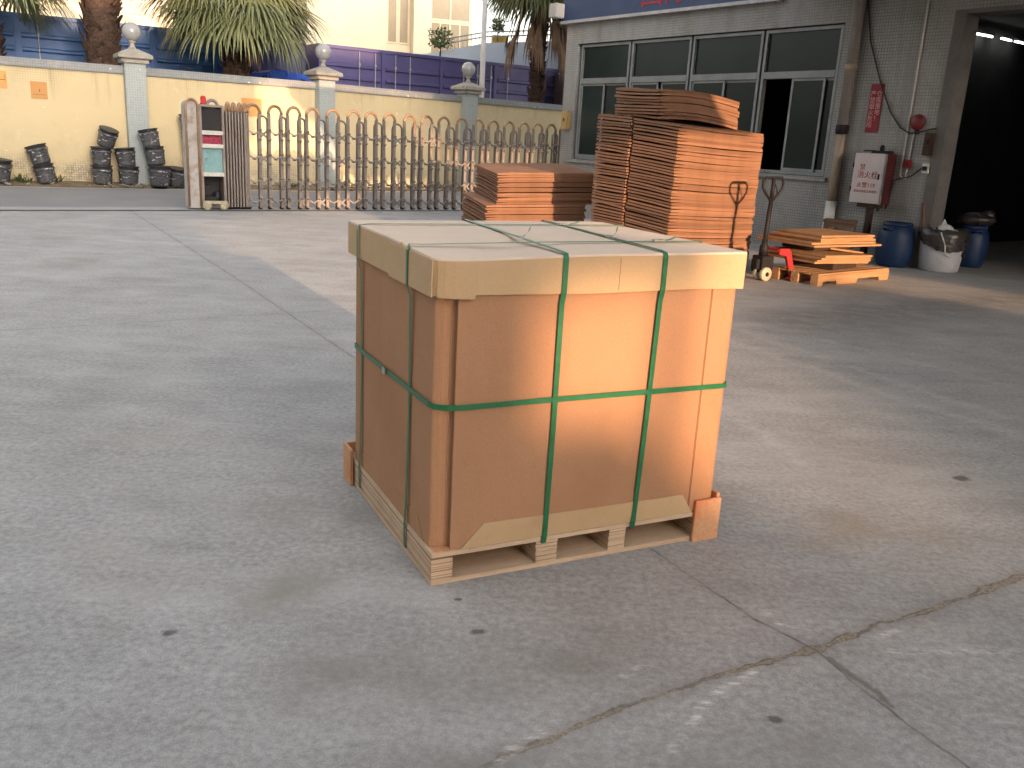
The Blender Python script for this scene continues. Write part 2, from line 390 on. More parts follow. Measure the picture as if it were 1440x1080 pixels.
    col = t.mix(t.math('MULTIPLY', rim, t.math('MULTIPLY', t.ramp(t.noise(14, 4, .6), .40, .58), .75)), col, (.08,.073,.065))
    jl = t.math('MULTIPLY', t.ramp(joint, .0075, .002), t.ramp(t.noise(5, 5, .7), .30, .58))
    col = t.mix(t.math('MULTIPLY', t.ramp(joint, .06, .0, True), .22), col, (.23,.22,.20))
    col = t.mix(t.math('MULTIPLY', jl, .78), col, (.09,.084,.078))
    jl2 = t.math('MULTIPLY', t.ramp(joint2, .008, .003), t.ramp(t.noise(2, 4, .6), .38, .56))
    col = t.mix(t.math('MULTIPLY', jl2, .6), col, (.12,.115,.105))
    # broken edge by the crossing
    be = poly(W4, [(1.03,2.42),(1.10,2.28),(1.13,2.20)])
    col = t.mix(t.math('MULTIPLY', t.ramp(be, .018, .006), .7), col, (.15,.13,.105))
    # chalk scuffs
    ch = None
    for a, b in [((.47,1.95),(.62,2.20)), ((.62,2.2),(.78,2.33)), ((.93,2.62),(1.02,2.60)), ((1.20,2.55),(1.32,2.62)), ((1.25,2.48),(1.65,2.52)), ((.12,2.0),(.02,1.87)), ((.38,2.27),(.46,2.34)), ((.95,2.66),(.86,2.69))]:
        e = t.ramp(seg(W2, a, b), .022, .006); ch = e if ch is None else t.math('MAXIMUM', ch, e)
    col = t.mix(t.math('MULTIPLY', ch, t.ramp(t.noise(26, 6, .75, vs), .46, .66)), col, (.72,.71,.68))
    # long pale tyre scuffs on the right
    sc_ = None
    for a, b in [((1.2,8.2),(3.4,4.0)), ((1.7,8.2),(3.1,5.2)), ((.9,6.9),(1.5,4.2)), ((2.6,7.4),(4.6,4.6))]:
        e = t.ramp(seg(W3, a, b), .10, .02); sc_ = e if sc_ is None else t.math('MAXIMUM', sc_, e)
    col = t.mix(t.math('MULTIPLY', t.math('MULTIPLY', sc_, t.ramp(t.noise(11, 6, .7), .40, .66)), .5), col, (.54,.53,.51))
    # broad soft stains
    for (a, b, r, c, am) in [((-.80,2.62),(-.70,2.75),.22,(.235,.215,.175),.5), ((-.95,3.3),(-.6,3.25),.25,(.22,.205,.18),.45), ((-.5,2.2),(.3,2.35),.30,(.20,.19,.165),.45), ((1.3,3.3),(1.5,3.5),.22,(.30,.25,.19),.4), ((2.6,8.2),(6,10.4),.9,(.19,.18,.165),.5), ((-.2,1.75),(.9,2.0),.22,(.22,.21,.19),.4)]:
        col = t.mix(t.math('MULTIPLY', t.math('MULTIPLY', t.ramp(seg(W3, a, b), r, .0, True), t.ramp(t.noise(5, 6, .65), .25, .65)), am*1.5, True), col, c)
    # oil spots
    for (x, y, r) in [(-1.01,2.37,.022),(-.07,2.47,.02),(.77,2.10,.022),(2.25,4.11,.045),(-.15,2.66,.012)]:
        d = seg(W4, (x, y), (x+.012, y+.004))
        col = t.mix(t.math('MULTIPLY', t.ramp(d, r, r*.45), .75), col, (.06,.058,.055))
    h = t.math('ADD', t.math('MULTIPLY', n4, .35), t.math('MULTIPLY', n5, .25))
    t.bump(h, .35, .006)
    return t.fin(col, t.math('ADD', t.math('MULTIPLY', n2, .15), .68), 0, .28)
M['concrete'] = concrete_mat()

# ------------------------------------------------------------------ camera
cam_d = bpy.data.cameras.new('camera'); cam = bpy.data.objects.new('camera', cam_d); COL.objects.link(cam)
cam_d.sensor_width = 36; cam_d.lens = 1235.6/1440*36; cam_d.clip_start = .05; cam_d.clip_end = 600
p_, r_ = R(15.456), R(3.0566)
fw = Vector((0, math.cos(p_), -math.sin(p_))); r0 = Vector((1,0,0)); u0 = r0.cross(fw)
rt = r0*math.cos(r_)+u0*math.sin(r_); up = -r0*math.sin(r_)+u0*math.cos(r_)
cam.matrix_world = Matrix(((rt.x,up.x,-fw.x,0),(rt.y,up.y,-fw.y,0),(rt.z,up.z,-fw.z,1.5),(0,0,0,1)))
scene.camera = cam

# ------------------------------------------------------------------ ground
m = MB(); m.pts([(-160,-60,0),(160,-60,0),(160,260,0),(-160,260,0)], [(0,1,2,3)])
struct(m.build('ground', M['concrete']))

GA = Vector((-5.794,16.186,0)); GAZ = R(90-55.49)
gx = Vector((math.cos(GAZ), math.sin(GAZ), 0)); gy = Vector((-gx.y, gx.x, 0))
WALL = [Vector((-16.5,16.6,0)), Vector((-9.0,21.1,0)), Vector((-5.25,23.7,0)), Vector((-1.75,26.95,0)), Vector((2.0,30.3,0))]
def strip(name, a, b, mat, z):
    m = MB(); n = len(a)
    m.pts([(p.x, p.y, z) for p in a] + [(p.x, p.y, z) for p in b], [(i, i+1, n+i+1, n+i) for i in range(n-1)])
    return struct(m.build(name, mat))
ra = [GA + gx*k + gy*.45 for k in (-12, -5, 0, 4, 8.5)]
rb = [w + Vector((.5,-.75,0)) for w in WALL]
strip('road', ra, rb, M['road'], .004)
ta = [GA + gx*k + gy*-.22 for k in (-14, -5, 0, 8.5)]; tb = [GA + gx*k + gy*.45 for k in (-14, -5, 0, 8.5)]
strip('threshold', ta, tb, M['pale_band'], .008)
ka = [GA + gx*k + gy*-.24 for k in (-14, -5, 0, 8.5)]; kb = [GA + gx*k + gy*-.20 for k in (-14, -5, 0, 8.5)]
strip('track', ka, kb, M['jack_black'], .012)
m = MB()
for i in range(len(WALL)-1):
    d = (WALL[i+1]-WALL[i]); n = Vector((d.y,-d.x,0)).normalized(); K = max(4, int(d.length/.35))
    prev = None
    for k in range(K+1):
        p = WALL[i] + d*k/K
        w = .55 + random.uniform(-.1,.12)
        ring = [p + n*w + Vector((0,0,.005)), p + n*(w*.6) + Vector((0,0,.05+random.uniform(0,.04))), p + Vector((0,0,.07+random.uniform(0,.05)))]
        vs = [m.bm.verts.new(q) for q in ring]
        if prev:
            for j in range(2): m.bm.faces.new((prev[j], vs[j], vs[j+1], prev[j+1]))
        prev = vs
struct(m.build('verge', M['dirt']))

# ------------------------------------------------------------------ perimeter wall and pillars
tw = thing('perimeter_wall', 'long yellow painted boundary wall with a grey tiled coping behind the folding gate', 'wall')
for i in range(len(WALL)-1):
    d = WALL[i+1]-WALL[i]; L = d.length; az = math.atan2(d.y, d.x)
    m = MB(); m.box(0, L, 0, .24, 0, 2.5)
    m.build('wall_panel', M['yellow'], tw, WALL[i], (0,0,az))
    m = MB(); m.box(-.02, L+.02, -.05, .29, 2.5, 2.68)
    m.build('coping', M['cap_tile'], tw, WALL[i], (0,0,az), .012)
PL = [('mosaic tiled pillar with pyramid cap left of the folding gate', 1), ('mosaic tiled pillar above the middle of the folding gate', 2), ('mosaic tiled pillar nearest the factory building corner', 3)]
for lab, i in PL:
    d = WALL[i+1]-WALL[i-1]; az = math.atan2(d.y, d.x)
    c = WALL[i] + Vector((.08*math.sin(az), -.08*math.cos(az), 0))
    t = thing('wall_pillar', lab, 'pillar', c, az, 'tiled pillars along the yellow wall')
    m = MB(); m.box(-.225, .225, -.16, .29, 0, 2.74); m.build('shaft', M['pillar_tile'], t, bevel=.01)
    m = MB(); m.box(-.29, .29, -.225, .355, 2.742, 2.84)
    m.pts([(-.37,-.305,2.842),(.37,-.305,2.842),(.37,.435,2.842),(-.37,.435,2.842),(-.37,-.305,2.93),(.37,-.305,2.93),(.37,.435,2.93),(-.37,.435,2.93),(-.1,-.035,3.06),(.1,-.035,3.06),(.1,.165,3.06),(-.1,.165,3.06)],
          [(3,2,1,0),(0,1,5,4),(1,2,6,5),(2,3,7,6),(3,0,4,7),(4,5,9,8),(5,6,10,9),(6,7,11,10),(7,4,8,11),(8,9,10,11)])
    m.build('cap', M['cap_stone'], t, bevel=.012)
    lp = thing('globe_lamp', ['unlit globe lamp on the left wall pillar', 'unlit globe lamp on the pillar beneath palm leaves', 'unlit globe lamp on the pillar before the purple container'][i-1], 'lamp', c + Vector((0,0,3.06)), az, 'globe lamps on the wall pillars')
    m = MB(); m.lathe([(.08,0),(.08,.03),(.05,.06),(.045,.12),(.09,.15),(.09,.17)], 14, Matrix.Translation((0,.065,0))); m.build('base', M['cap_stone'], lp)
    m = MB(); m.sphere((0,.065,.36), .205, 24); m.build('globe', M['lamp_globe'], lp)

def wall_pt(i, s, z, off):
    d = WALL[i+1]-WALL[i]; az = math.atan2(d.y, d.x); n = Vector((math.sin(az), -math.cos(az), 0))
    return WALL[i] + d.normalized()*s + n*off + Vector((0,0,z)), az
# posters
def poster(name, lab, i, s, z, w, h, mat, lines):
    p, az = wall_pt(i, s, z, .012)
    t = thing(name, lab, 'notice', p, az)
    m = MB(); m.box(-w/2, w/2, 0, .008, -h/2, h/2); m.build('sheet', mat, t)
    for (x0, x1, y0, y1) in lines:
        m = MB(); m.box(x0*w, x1*w, -.003, 0, y0*h, y1*h); m.build('ink', M['poster_ink'], t)
    return t
poster('wall_notice', 'yellow and orange printed notice at the left end of the yellow wall', 0, 5.97, 2.2, .44, .36, M['poster2'], [(-.3,.42,-.02,.02),(.02,.05,-.02,.3),(-.2,-.1,-.3,-.1),(.15,.2,-.32,-.1),(.42,.44,-.1,.32)])
poster('wall_notice', 'plain faded orange notice on the wall right of the patterned one', 0, 6.79, 2.03, .32, .36, M['poster'], [(.0,.06,-.08,.06),(-.4,.38,-.26,-.24)])
poster('wall_notice', 'orange notice on the wall seen through the first open gate arches', 2-1, 2.70, 1.96, .50, .42, M['poster'], [(-.3,.3,.1,.13)])

# weeds along the wall foot
m = MB()
for i in range(len(WALL)-1):
    d = WALL[i+1]-WALL[i]; n = Vector((d.y,-d.x,0)).normalized(); L = d.length
    for k in range(int(L*3.2)):
        base = WALL[i] + d*random.random() + n*random.uniform(.03, .5)
        if random.random() < .35: continue
        hh = random.uniform(.06, .30) * random.choice((1,1,.6))
        for j in range(random.randint(14, 34)):
            a = random.uniform(0, 6.28); tilt = random.uniform(.15, 1.1); q = base + Vector((random.gauss(0,.09), random.gauss(0,.07), .05))
            l = hh*random.uniform(.5,1.1); w = random.uniform(.006,.02)
            tip = q + Vector((math.cos(a)*math.sin(tilt), math.sin(a)*math.sin(tilt), math.cos(tilt)))*l
            mid = q.lerp(tip, .55) + Vector((0,0,.02)); sd = Vector((-math.sin(a), math.cos(a), 0))*w
            m.pts([q-sd*.4, q+sd*.4, mid+sd, mid-sd, tip], [(0,1,2,3),(3,2,4)])
o = m.build('weeds', M['weed'], weld=False); tag(o, 'green weeds growing along the foot of the yellow wall', 'weeds', kind='stuff')

# litter flakes along the verge
m = MB()
for k in range(90):
    i = random.choice((0,0,1,2)); d = WALL[i+1]-WALL[i]; n = Vector((d.y,-d.x,0)).normalized()
    q = WALL[i] + d*random.random() + n*random.uniform(.15,.75) + Vector((0,0,.05))
    s = random.uniform(.02,.09); Mx = Matrix.Translation(q) @ Euler((random.uniform(-.6,.6), random.uniform(-.6,.6), random.uniform(0,6))).to_matrix().to_4x4()
    m.box(-s, s, -s*.6, s*.6, 0, .012, Mx)
o = m.build('rubble', M['cap_stone']); tag(o, 'small rubble and litter scattered along the wall foot', 'rubble', kind='stuff')

# ------------------------------------------------------------------ buckets by the wall
bucket0 = None
def make_bucket():
    t = thing('paint_bucket', '', 'bucket')
    m = MB(); m.lathe([(.185,0),(.19,.01),(.215,.40),(.22,.42),(.205,.42),(.19,.06),(.0001,.05)], 24); m.build('body', M['black_plastic'], t)
    m = MB()
    for z in (.30, .345): m.lathe([(.206,z),(.228,z+.004),(.228,z+.018),(.208,z+.022)], 24)
    m.lathe([(.212,.405),(.236,.41),(.236,.435),(.205,.44),(.0001,.43)], 24); m.build('lid', M['black_plastic'], t)
    m = MB()
    random.seed(3)
    m.lathe([(.192,.02),(.199,.05),(.204,.09),(.206,.13),(.210,.17),(.213,.21),(.216,.25),(.222,.29),(.234,.32),(.236,.35)], 44, wob=.022); m.build('plastic_wrap', M['wrap'], t)
    m = MB(); m.tube([(.225*math.cos(a), .225*math.sin(a)-.02, .36-.10*math.sin(a)) for a in [math.pi*k/12 for k in range(13)]], .005, 6); m.build('handle', M['rod'], t)
    return t
GB = 'black paint buckets dumped along the yellow wall'
bk = [  # x, y, z, tilt-x, tilt-y, rz, scale, label
 (-11.75,20.05,.05, 0,.12,0,1.15,'crushed black bucket cut off by the left edge of the photo'),
 (-11.10,20.95,.03, .05,-.22,.4,1.0,'wrapped bucket at the bottom of the leaning pair left of the tree'),
 (-11.21,20.96,.46, .05,-.28,1.2,1.02,'bucket on top of the leaning pair left of the tree'),
 (-9.96,21.25,.03, 0,.0,.2,1.02,'bottom bucket of the upright pair under the toppled bucket'),
 (-9.96,21.25,.46, 0,.02,2.1,1.0,'upper bucket of the upright pair, under the toppled bucket'),
 (-9.86,21.28,.92, .1,.36,.9,.95,'bucket toppled aslant on top of an upright pair'),
 (-9.50,21.63,.03, 0,.02,.7,1.02,'bottom bucket in pale wrap just left of the tiled pillar'),
 (-9.52,21.63,.46, .04,-.09,2.5,1.0,'upper bucket in pale wrap just left of the tiled pillar'),
 (-8.84,21.85,.03, 0,.02,.1,1.12,'wide bottom bucket in front of the tiled pillar'),
 (-8.90,21.88,.52, 0,-.14,1.4,1.0,'middle wrapped bucket of the stack before the tiled pillar'),
 (-9.0,21.90,.94, 0,-.22,2.2,.98,'topmost wrapped bucket of the stack before the tiled pillar'),
 (-8.50,22.0,.03, .08,.16,.5,1.0,'unwrapped bucket leaning right between two bucket stacks'),
 (-8.18,22.45,.03, 0,.0,.4,1.0,'bottom bucket of the tall stack behind the gate cabinet'),
 (-8.20,22.46,.46, 0,-.02,1.7,1.0,'third bucket down in the tall stack behind the gate cabinet'),
 (-8.23,22.47,.89, 0,-.05,2.9,1.0,'second bucket down in the tall stack behind the gate cabinet'),
 (-8.27,22.47,1.32, 0,-.07,.9,1.0,'topmost bucket of the tall stack behind the gate cabinet'),
]
bucket0 = make_bucket()
for k, (x, y, z, tx, ty, rz, s, lab) in enumerate(bk):
    o = bucket0 if k == 0 else dup(bucket0, (0,0,0), (0,0,0))
    wi = 0 if x < -9.0 else 1
    wd = (WALL[wi+1]-WALL[wi]).normalized(); wn = Vector((wd.y,-wd.x,0)); off = .30 + (.22 if -9.45 < x < -8.6 else 0)
    kk = (WALL[wi].dot(wn) + off)/Vector((x,y,0)).dot(wn)
    x, y, z, s = x*kk, y*kk, z*kk+.03, s*kk
    o.location = (x, y, z); o.rotation_euler = (Matrix.Rotation(ty, 3, 'Y') @ Matrix.Rotation(tx, 3, 'X') @ Matrix.Rotation(rz, 3, 'Z')).to_euler(); o.scale = (s,s,s)
    o['label'] = lab; o['group'] = GB
random.seed(11)

# ------------------------------------------------------------------ retractable gate
tg = thing('folding_gate', 'long steel folding scissor gate with arched frames across the yard entrance', 'gate', GA, GAZ)
def ubar(m, cx, hw, top, r, y, M_=None):
    pts = [(cx-hw, y, .06), (cx-hw, y, top-hw)]
    pts += [(cx-hw*math.cos(a), y, top-hw+hw*math.sin(a)) for a in [math.pi*k/8 for k in range(1,8)]]
    pts += [(cx+hw, y, top-hw), (cx+hw, y, .06)]
    m.tube(pts, r, 8)
cs = [.97,1.38,1.74,2.11,2.52,2.95,3.32,3.72,4.17,4.57,4.97,5.4,5.81,6.19,6.59,6.99,7.36,7.73,8.1]
def frame(cx, hw, pw=.029, dep=.02):
    m = MB()
    for sx in (-1, 1): m.box(cx+sx*hw-pw, cx+sx*hw+pw, -.02, dep, .05, 1.75)
    o = m.build('arch_frame', M['steel'], tg, bevel=.006)
    m = MB()
    m.tube([(cx-hw*math.cos(a)*1.1, 0, 1.74+.15*math.sin(a)) for a in [math.pi*k/10 for k in range(11)]], .028, 8)
    m.build('arch_cap', M['rust_top'], o)
    m = MB()
    for sx in (-1, 1):
        m.lathe([(.02,-.02),(.045,-.02),(.045,.02),(.02,.02)], 12, Matrix.Translation((cx+sx*hw, .03, .045)) @ Matrix.Rotation(R(90), 4, 'X'))
    m.build('roller', M['jack_black'], o)
for k in range(4): frame(.51 + k*.108, .027, .0155, .24)
for c in cs: frame(c, .115)
for a, b in zip(cs, cs[1:]):
    c = (a+b)/2; hw = max((b-a)/2-.115, .05)
    m = MB(); ubar(m, c, hw*.98, 1.70, .020, .10); m.build('inner_arch_frame', M['steel'], tg)
    # scissor linkage
    for z in (1.46, 1.02, .58, .22):
        m = MB()
        x0, x1, x2 = a+.115, b-.115, b+.115
        def bar(p, q, wd=.017, y=.05):
            p = Vector(p); q = Vector(q); d = q-p; ang = math.atan2(d.z, d.x)
            Mx = Matrix.Translation(p) @ Matrix.Rotation(-ang, 4, 'Y'); m.box(-.01, d.length+.01, y-.004, y+.004, -wd, wd, Mx)
        bar((x0,0,z), (x1,0,z-.17)); bar((x1,0,z), (x0,0,z-.17), y=.065)
        bar((a-.115,0,z-.02), (a,0,z-.085), .013, -.035); bar((a,0,z-.085), (a+.115,0,z-.02), .013, -.035)
        for (xx, zz) in ((x0,z),(x1,z-.17),(x1,z),(x0,z-.17),(a,z-.085)):
            m.lathe([(.02,-.05),(.02,.09)], 8, Matrix.Translation((xx,0,zz)) @ Matrix.Rotation(R(90), 4, 'X'))
        m.build('scissor_link', M['steel_light'], tg)
# head cabinet
hc = MB()
hc.box(-.01,.035,-.06,.40,.06,1.80); hc.box(.385,.43,-.06,.40,.06,1.80); hc.box(.036,.384,.36,.40,.10,1.79); hc.box(.036,.384,-.06,.36,.06,.10); hc.box(-.01,.43,-.06,.40,1.80,1.84)
hcab = hc.build('head_cabinet', M['steel'], tg, bevel=.008)
m = MB(); m.box(.037,.383,.02,.35,1.40,1.78); m.build('dark_display', M['blk'], hcab)
m = MB(); m.box(.037,.383,.00,.35,1.17,1.32); m.build('red_led_board', M['red_led'], hcab)
m = MB(); m.box(.037,.383,-.01,.35,.67,1.09); m.build('teal_board', M['teal'], hcab)
for z in (1.325, 1.095, .60):
    m = MB(); m.box(.025,.395,-.072,.1,z,z+.07); m.build('white_crossbar', M['white_metal'], hcab, bevel=.005)
m = MB(); m.box(.05,.37,.22,.35,.11,.58); m.box(.08,.28,.05,.2,.11,.24); m.box(.08,.18,.08,.2,.25,.42); m.lathe([(.04,0),(.06,.02),(.06,.2),(.03,.22)], 12, Matrix.Translation((.30,.1,.11))); m.build('motor', M['blk'], hcab)
m = MB(); m.box(.0,.42,-.14,-.07,.115,.17); m.build('bumper', M['cream_wheel'], hcab, bevel=.006)
for x in (.06, .36):
    m = MB(); m.lathe([(.03,-.03),(.075,-.03),(.082,0),(.075,.03),(.03,.03)], 18, Matrix.Translation((x,-.10,.082)) @ Matrix.Rotation(R(90), 4, 'X')); m.build('wheel', M['cream_wheel'], hcab)
m = MB(); m.lathe([(.06,1.842),(.06,1.86),(.05,1.865),(.05,1.96),(.03,1.985),(.0001,1.99)], 16, Matrix.Translation((.10,.05,0))); m.build('warning_light', M['red_lamp'], hcab)
m = MB(); m.tube([(.24+.09*math.cos(a), 0, 1.82+.10*math.sin(a)) for a in [math.pi*k/10 for k in range(11)]], .028, 8); m.build('arch_cap', M['steel'], hcab)
m = MB()
hw = .095
m.prism([(-.13-hw, .03)] + [(-.13-hw*math.cos(a), 1.80+.10*math.sin(a)) for a in [math.pi*k/10 for k in range(11)]] + [(-.13+hw, .03)], -.30, .02, Matrix.Rotation(R(90), 4, 'X'))
m.build('side_panel', M['cab_panel'], tg, bevel=.006)
m = MB(); m.tube([(-.13-hw*1.08, -.03, .06)] + [(-.13-hw*1.08*math.cos(a), -.03, 1.80+.115*math.sin(a)) for a in [math.pi*k/10 for k in range(11)]] + [(-.13+hw*1.08, -.03, .06)], .022, 8); m.build('side_arch', M['rust_top'], tg)

# ------------------------------------------------------------------ factory building
FO = Vector((6.0,13.0,0)); FAZ = R(-52.64)
fx = Vector((math.cos(FAZ), math.sin(FAZ), 0)); fy = Vector((-fx.y, fx.x, 0))
def FP(x, y, z): return FO + fx*x + fy*y + Vector((0,0,z))
tb = thing('factory_building', 'grey mosaic tiled factory building with a wide dark doorway on the right', 'building', FO, FAZ)
X0, X1, ZT = -8.62, 22, 12.0
m = MB()
m.box(X0, -8.23, 0, .3, 0, 3.9); m.box(-8.23, -1.95, 0, .3, 0, 1.18); m.box(-8.23, -1.95, 0, .3, 3.51, 3.9); m.box(-1.95, -.2, 0, .3, 0, 3.9)
m.box(-.2, 6.0, 0, .3, 3.55, 3.9); m.box(6.0, X1, 0, .3, 0, 3.9); m.box(X0, X1, 0, .3, 3.9, ZT)
m.box(X0, X0+.3, .3, 11, 0, ZT)
m.build('wall', M['facade_tile'], tb)
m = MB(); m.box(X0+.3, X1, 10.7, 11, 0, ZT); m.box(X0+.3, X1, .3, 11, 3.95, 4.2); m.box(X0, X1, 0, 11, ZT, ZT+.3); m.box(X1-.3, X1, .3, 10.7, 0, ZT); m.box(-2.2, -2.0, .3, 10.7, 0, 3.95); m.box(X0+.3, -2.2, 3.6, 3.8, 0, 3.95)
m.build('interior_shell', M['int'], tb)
m = MB(); m.box(-.22, -.06, -.012, .34, 0, 3.55); m.box(-.06, 6, -.012, .34, 3.50, 3.553); m.build('door_reveal', M['reveal'], tb)
m = MB(); m.box(-8.3, -1.88, -.06, .12, 1.12, 1.19); m.build('window_sill', M['facade_tile'], tb, bevel=.008)
# four window bays
xs = [-8.19, -6.69, -5.10, -3.49, -1.97]
for k in range(4):
    a, b = xs[k]+.02, xs[k+1]-.02
    f = MB()
    f.box(a, a+.05, .05, .15, 1.20, 3.49); f.box(b-.05, b, .05, .15, 1.20, 3.49); f.box(a+.05, b-.05, .05, .15, 3.44, 3.49); f.box(a+.05, b-.05, .05, .15, 1.20, 1.25); f.box(a+.05, b-.05, .045, .15, 2.72, 2.83)
    fr = f.build('window', M['alu'], tb, bevel=.004)
    g = MB(); g.box(a+.05, b-.05, .10, .105, 2.83, 3.44); g.build('transom_pane', M['glass'], fr)
    mid = (a+b)/2
    if k < 3:
        sashes = [(a+.05, mid+.03, .085), (mid-.03, b-.05, .115)] if k != 1 else [(a+.05, mid+.0, .085), (mid+.05, b-.05, .115)]
    else:
        sashes = [(a+.62, b-.22, .085), (a+.78, b-.05, .115)]
    for (p, q, y) in sashes:
        s = MB(); w = .04
        s.box(p, p+w, y-.012, y+.012, 1.251, 2.719); s.box(q-w, q, y-.012, y+.012, 1.251, 2.719); s.box(p+w, q-w, y-.012, y+.012, 2.68, 2.719); s.box(p+w, q-w, y-.012, y+.012, 1.251, 1.30)
        so = s.build('sash', M['alu'], fr)
        g = MB(); g.box(p+w, q-w, y-.003, y+.003, 1.30, 2.68); g.build('pane', M['glass'], fr)
# sign band above the windows
ts = thing('shop_sign', 'dark blue sign band with red characters above the factory windows', 'sign', FO, FAZ)
m = MB(); m.box(X0-.06, -3.15, -.10, -.003, 3.97, 5.3); m.build('panel', M['sign_blue'], ts)
m = MB(); m.box(X0-.10, -3.15, -.13, -.003, 3.91, 3.966); m.build('trim', M['rod'], ts)
text_part('国际数码', .62, M['sign_red'], ts, (-5.15,-.104,4.30), (R(90),0,0), ext=.004)
tcam = thing('floodlight', 'small grey floodlight on the top left corner of the factory', 'floodlight', FP(X0-.12,-.12,4.0), FAZ)
m = MB(); m.box(-.12,.12,-.22,.02,.02,.3); m.build('housing', M['con_block'], tcam, bevel=.015)
m = MB(); m.tube([(0,0,.02),(0,.0,-.12),(.08,.05,-.16)], .025, 8); m.tube([(-.05,-.1,.0),(-.02,-.02,-.1)], .02, 6); m.build('bracket', M['jack_black'], tcam)
tm = thing('meter_box', 'small tan electric meter box on the factory corner beside the gate', 'meter box', FP(-8.42,-.06,1.98), FAZ)
m = MB(); m.box(-.10,.10,-.05,.058,-.19,.19); m.build('case', M['mailbox'], tm, bevel=.01)
m = MB(); m.box(-.02,.02,-.058,-.05,-.02,.04); m.build('lock', M['dark_wood'], tm)
# drain pipe
td = thing('drainpipe', 'old drainpipe with beige upper and white lower section beside the windows', 'drainpipe', FP(-1.68,-.09,0), FAZ)
m = MB(); m.tube([(.0,0,1.95),(.0,0,6.5)], .085, 14); m.build('upper_pipe', M['pipe_grey'], td)
m = MB(); m.lathe([(.085,1.86),(.10,1.88),(.10,1.99),(.088,2.0)], 16); m.build('collar', M['jack_black'], td)
m = MB(); m.tube([(.0,0,.80),(.0,0,1.87)], .075, 14); m.build('beige_pipe', M['pipe'], td)
m = MB(); m.lathe([(.087,2.8),(.1,2.81),(.1,2.88),(.087,2.89)], 14); m.build('collar', M['pipe'], td)
m = MB(); m.tube([(.0,0,.84),(.0,0,.40),(-.02,-.02,.28),(-.10,-.08,.08)], .085, 14); m.build('white_pipe', M['pvc'], td)
# banner
tn = thing('red_banner', 'narrow red banner with two columns of characters on the tiled wall', 'banner', FP(-1.23,-.012,2.25), FAZ)
m = MB(); m.box(-.105,.105,-.004,.008,-.35,.35); m.build('cloth', M['banner'], tn)
text_part('严\n禁\n烟\n火\n危\n险', .094, M['banner_txt'], tn, (-.05,-.0055,-.02), (R(90),0,0))
text_part('仓\n库\n重\n地\n！', .094, M['banner_txt'], tn, (.05,-.0055,.03), (R(90),0,0))
# hydrant cabinet on a stand
th = thing('hydrant_cabinet', 'white fronted fire hydrant cabinet with red characters on a stand by the wall', 'cabinet', FP(-1.0,0,0), FAZ)
m = MB(); m.box(-.26,.26,-.255,-.02,.86,1.60); m.build('case', M['cab_red'], th, bevel=.008)
m = MB(); m.box(-.255,.245,-.285,-.257,.865,1.595); dr = m.build('door', M['cab_white'], th, bevel=.006)
m = MB(); m.box(.248,.262,-.29,-.257,.865,1.595); m.build('door_edge', M['alu'], th)
m = MB(); m.box(-.05,.22,-.20,-.06,1.60,1.64); m.lathe([(.03,1.64),(.04,1.68),(.02,1.72)], 10, Matrix.Translation((.08,-.14,0))); m.tube([(-.18,-.2,1.63),(0,-.17,1.635)], .012, 6); m.build('valve', M['jack_black'], th)
m = MB(); m.box(.02,.10,-.22,-.14,0,.86); m.box(-.14,.18,-.24,-.06,.80,.86); m.build('stand', M['dark_wood'], th)
rot = (R(90),0,0)
text_part('禁', .10, M['red_txt'], dr, (-.105,-.2862,1.385), rot)
text_part('消火栓', .115, M['red_txt'], dr, (-.005,-.2862,1.275), rot)
text_part('火警119', .088, M['red_txt'], dr, (-.01,-.2862,1.125), rot)
text_part('发现火情请立即报警', .042, M['red_txt'], dr, (-.01,-.2862,1.035), rot)
for z in (1.03, 1.38):
    m = MB(); m.box(-.275,-.258,-.28,-.24,z,z+.07); m.build('hinge', M['jack_black'], th)
m = MB(); m.box(.17,.19,-.298,-.285,1.22,1.30); m.build('handle', M['jack_black'], th)
# bell, button, conduits
te = thing('alarm_bell', 'round red fire alarm bell on the tiled wall', 'bell', FP(-.50,0,2.06), FAZ)
m = MB(); m.lathe([(.03,0),(.105,0),(.115,.03),(.09,.065),(.03,.08),(.0001,.08)], 24, Matrix.Rotation(R(90), 4, 'X')); m.build('gong', M['bell_red'], te)
m = MB(); m.box(-.04,.04,-.03,0,-.16,-.11); m.build('base', M['jack_black'], te)
tl = thing('alarm_button', 'small square red alarm call button below the bell', 'alarm button', FP(-.55,0,1.47), FAZ)
m = MB(); m.box(-.055,.055,-.06,0,-.06,.06); m.build('case', M['banner'], tl, bevel=.006)
m = MB(); m.box(-.03,.03,-.065,-.06,-.03,.03); m.build('glass_plate', M['cab_red'], tl)
tc = thing('conduit', 'white conduit pipes running down the wall past the alarm bell', 'conduit', FO, FAZ)
m = MB(); m.tube([(-.64,-.02,6.5),(-.64,-.02,1.30)], .014, 8); m.build('long_conduit', M['pvc'], tc)
m = MB(); m.tube([(-.53,-.02,1.95),(-.55,-.02,1.26)], .012, 8); m.tube([(-.64,-.02,1.30),(-.60,-.02,1.26),(-.55,-.02,1.26)], .012, 8); m.build('short_conduit', M['pvc'], tc)
tk = thing('cable', 'black cable drooping across the tiled wall to the doorway', 'cable', FO, FAZ)
m = MB()
m.tube([(-1.62,-.03,4.6),(-1.60,-.03,3.8),(-1.45,-.03,3.2),(-1.19,-.03,2.63),(-.95,-.035,2.2),(-.75,-.04,1.98),(-.58,-.05,1.90),(-.42,-.05,1.93),(-.2,-.04,1.98)], .011, 6)
m.build('hanging_cable', M['cable'], tk)
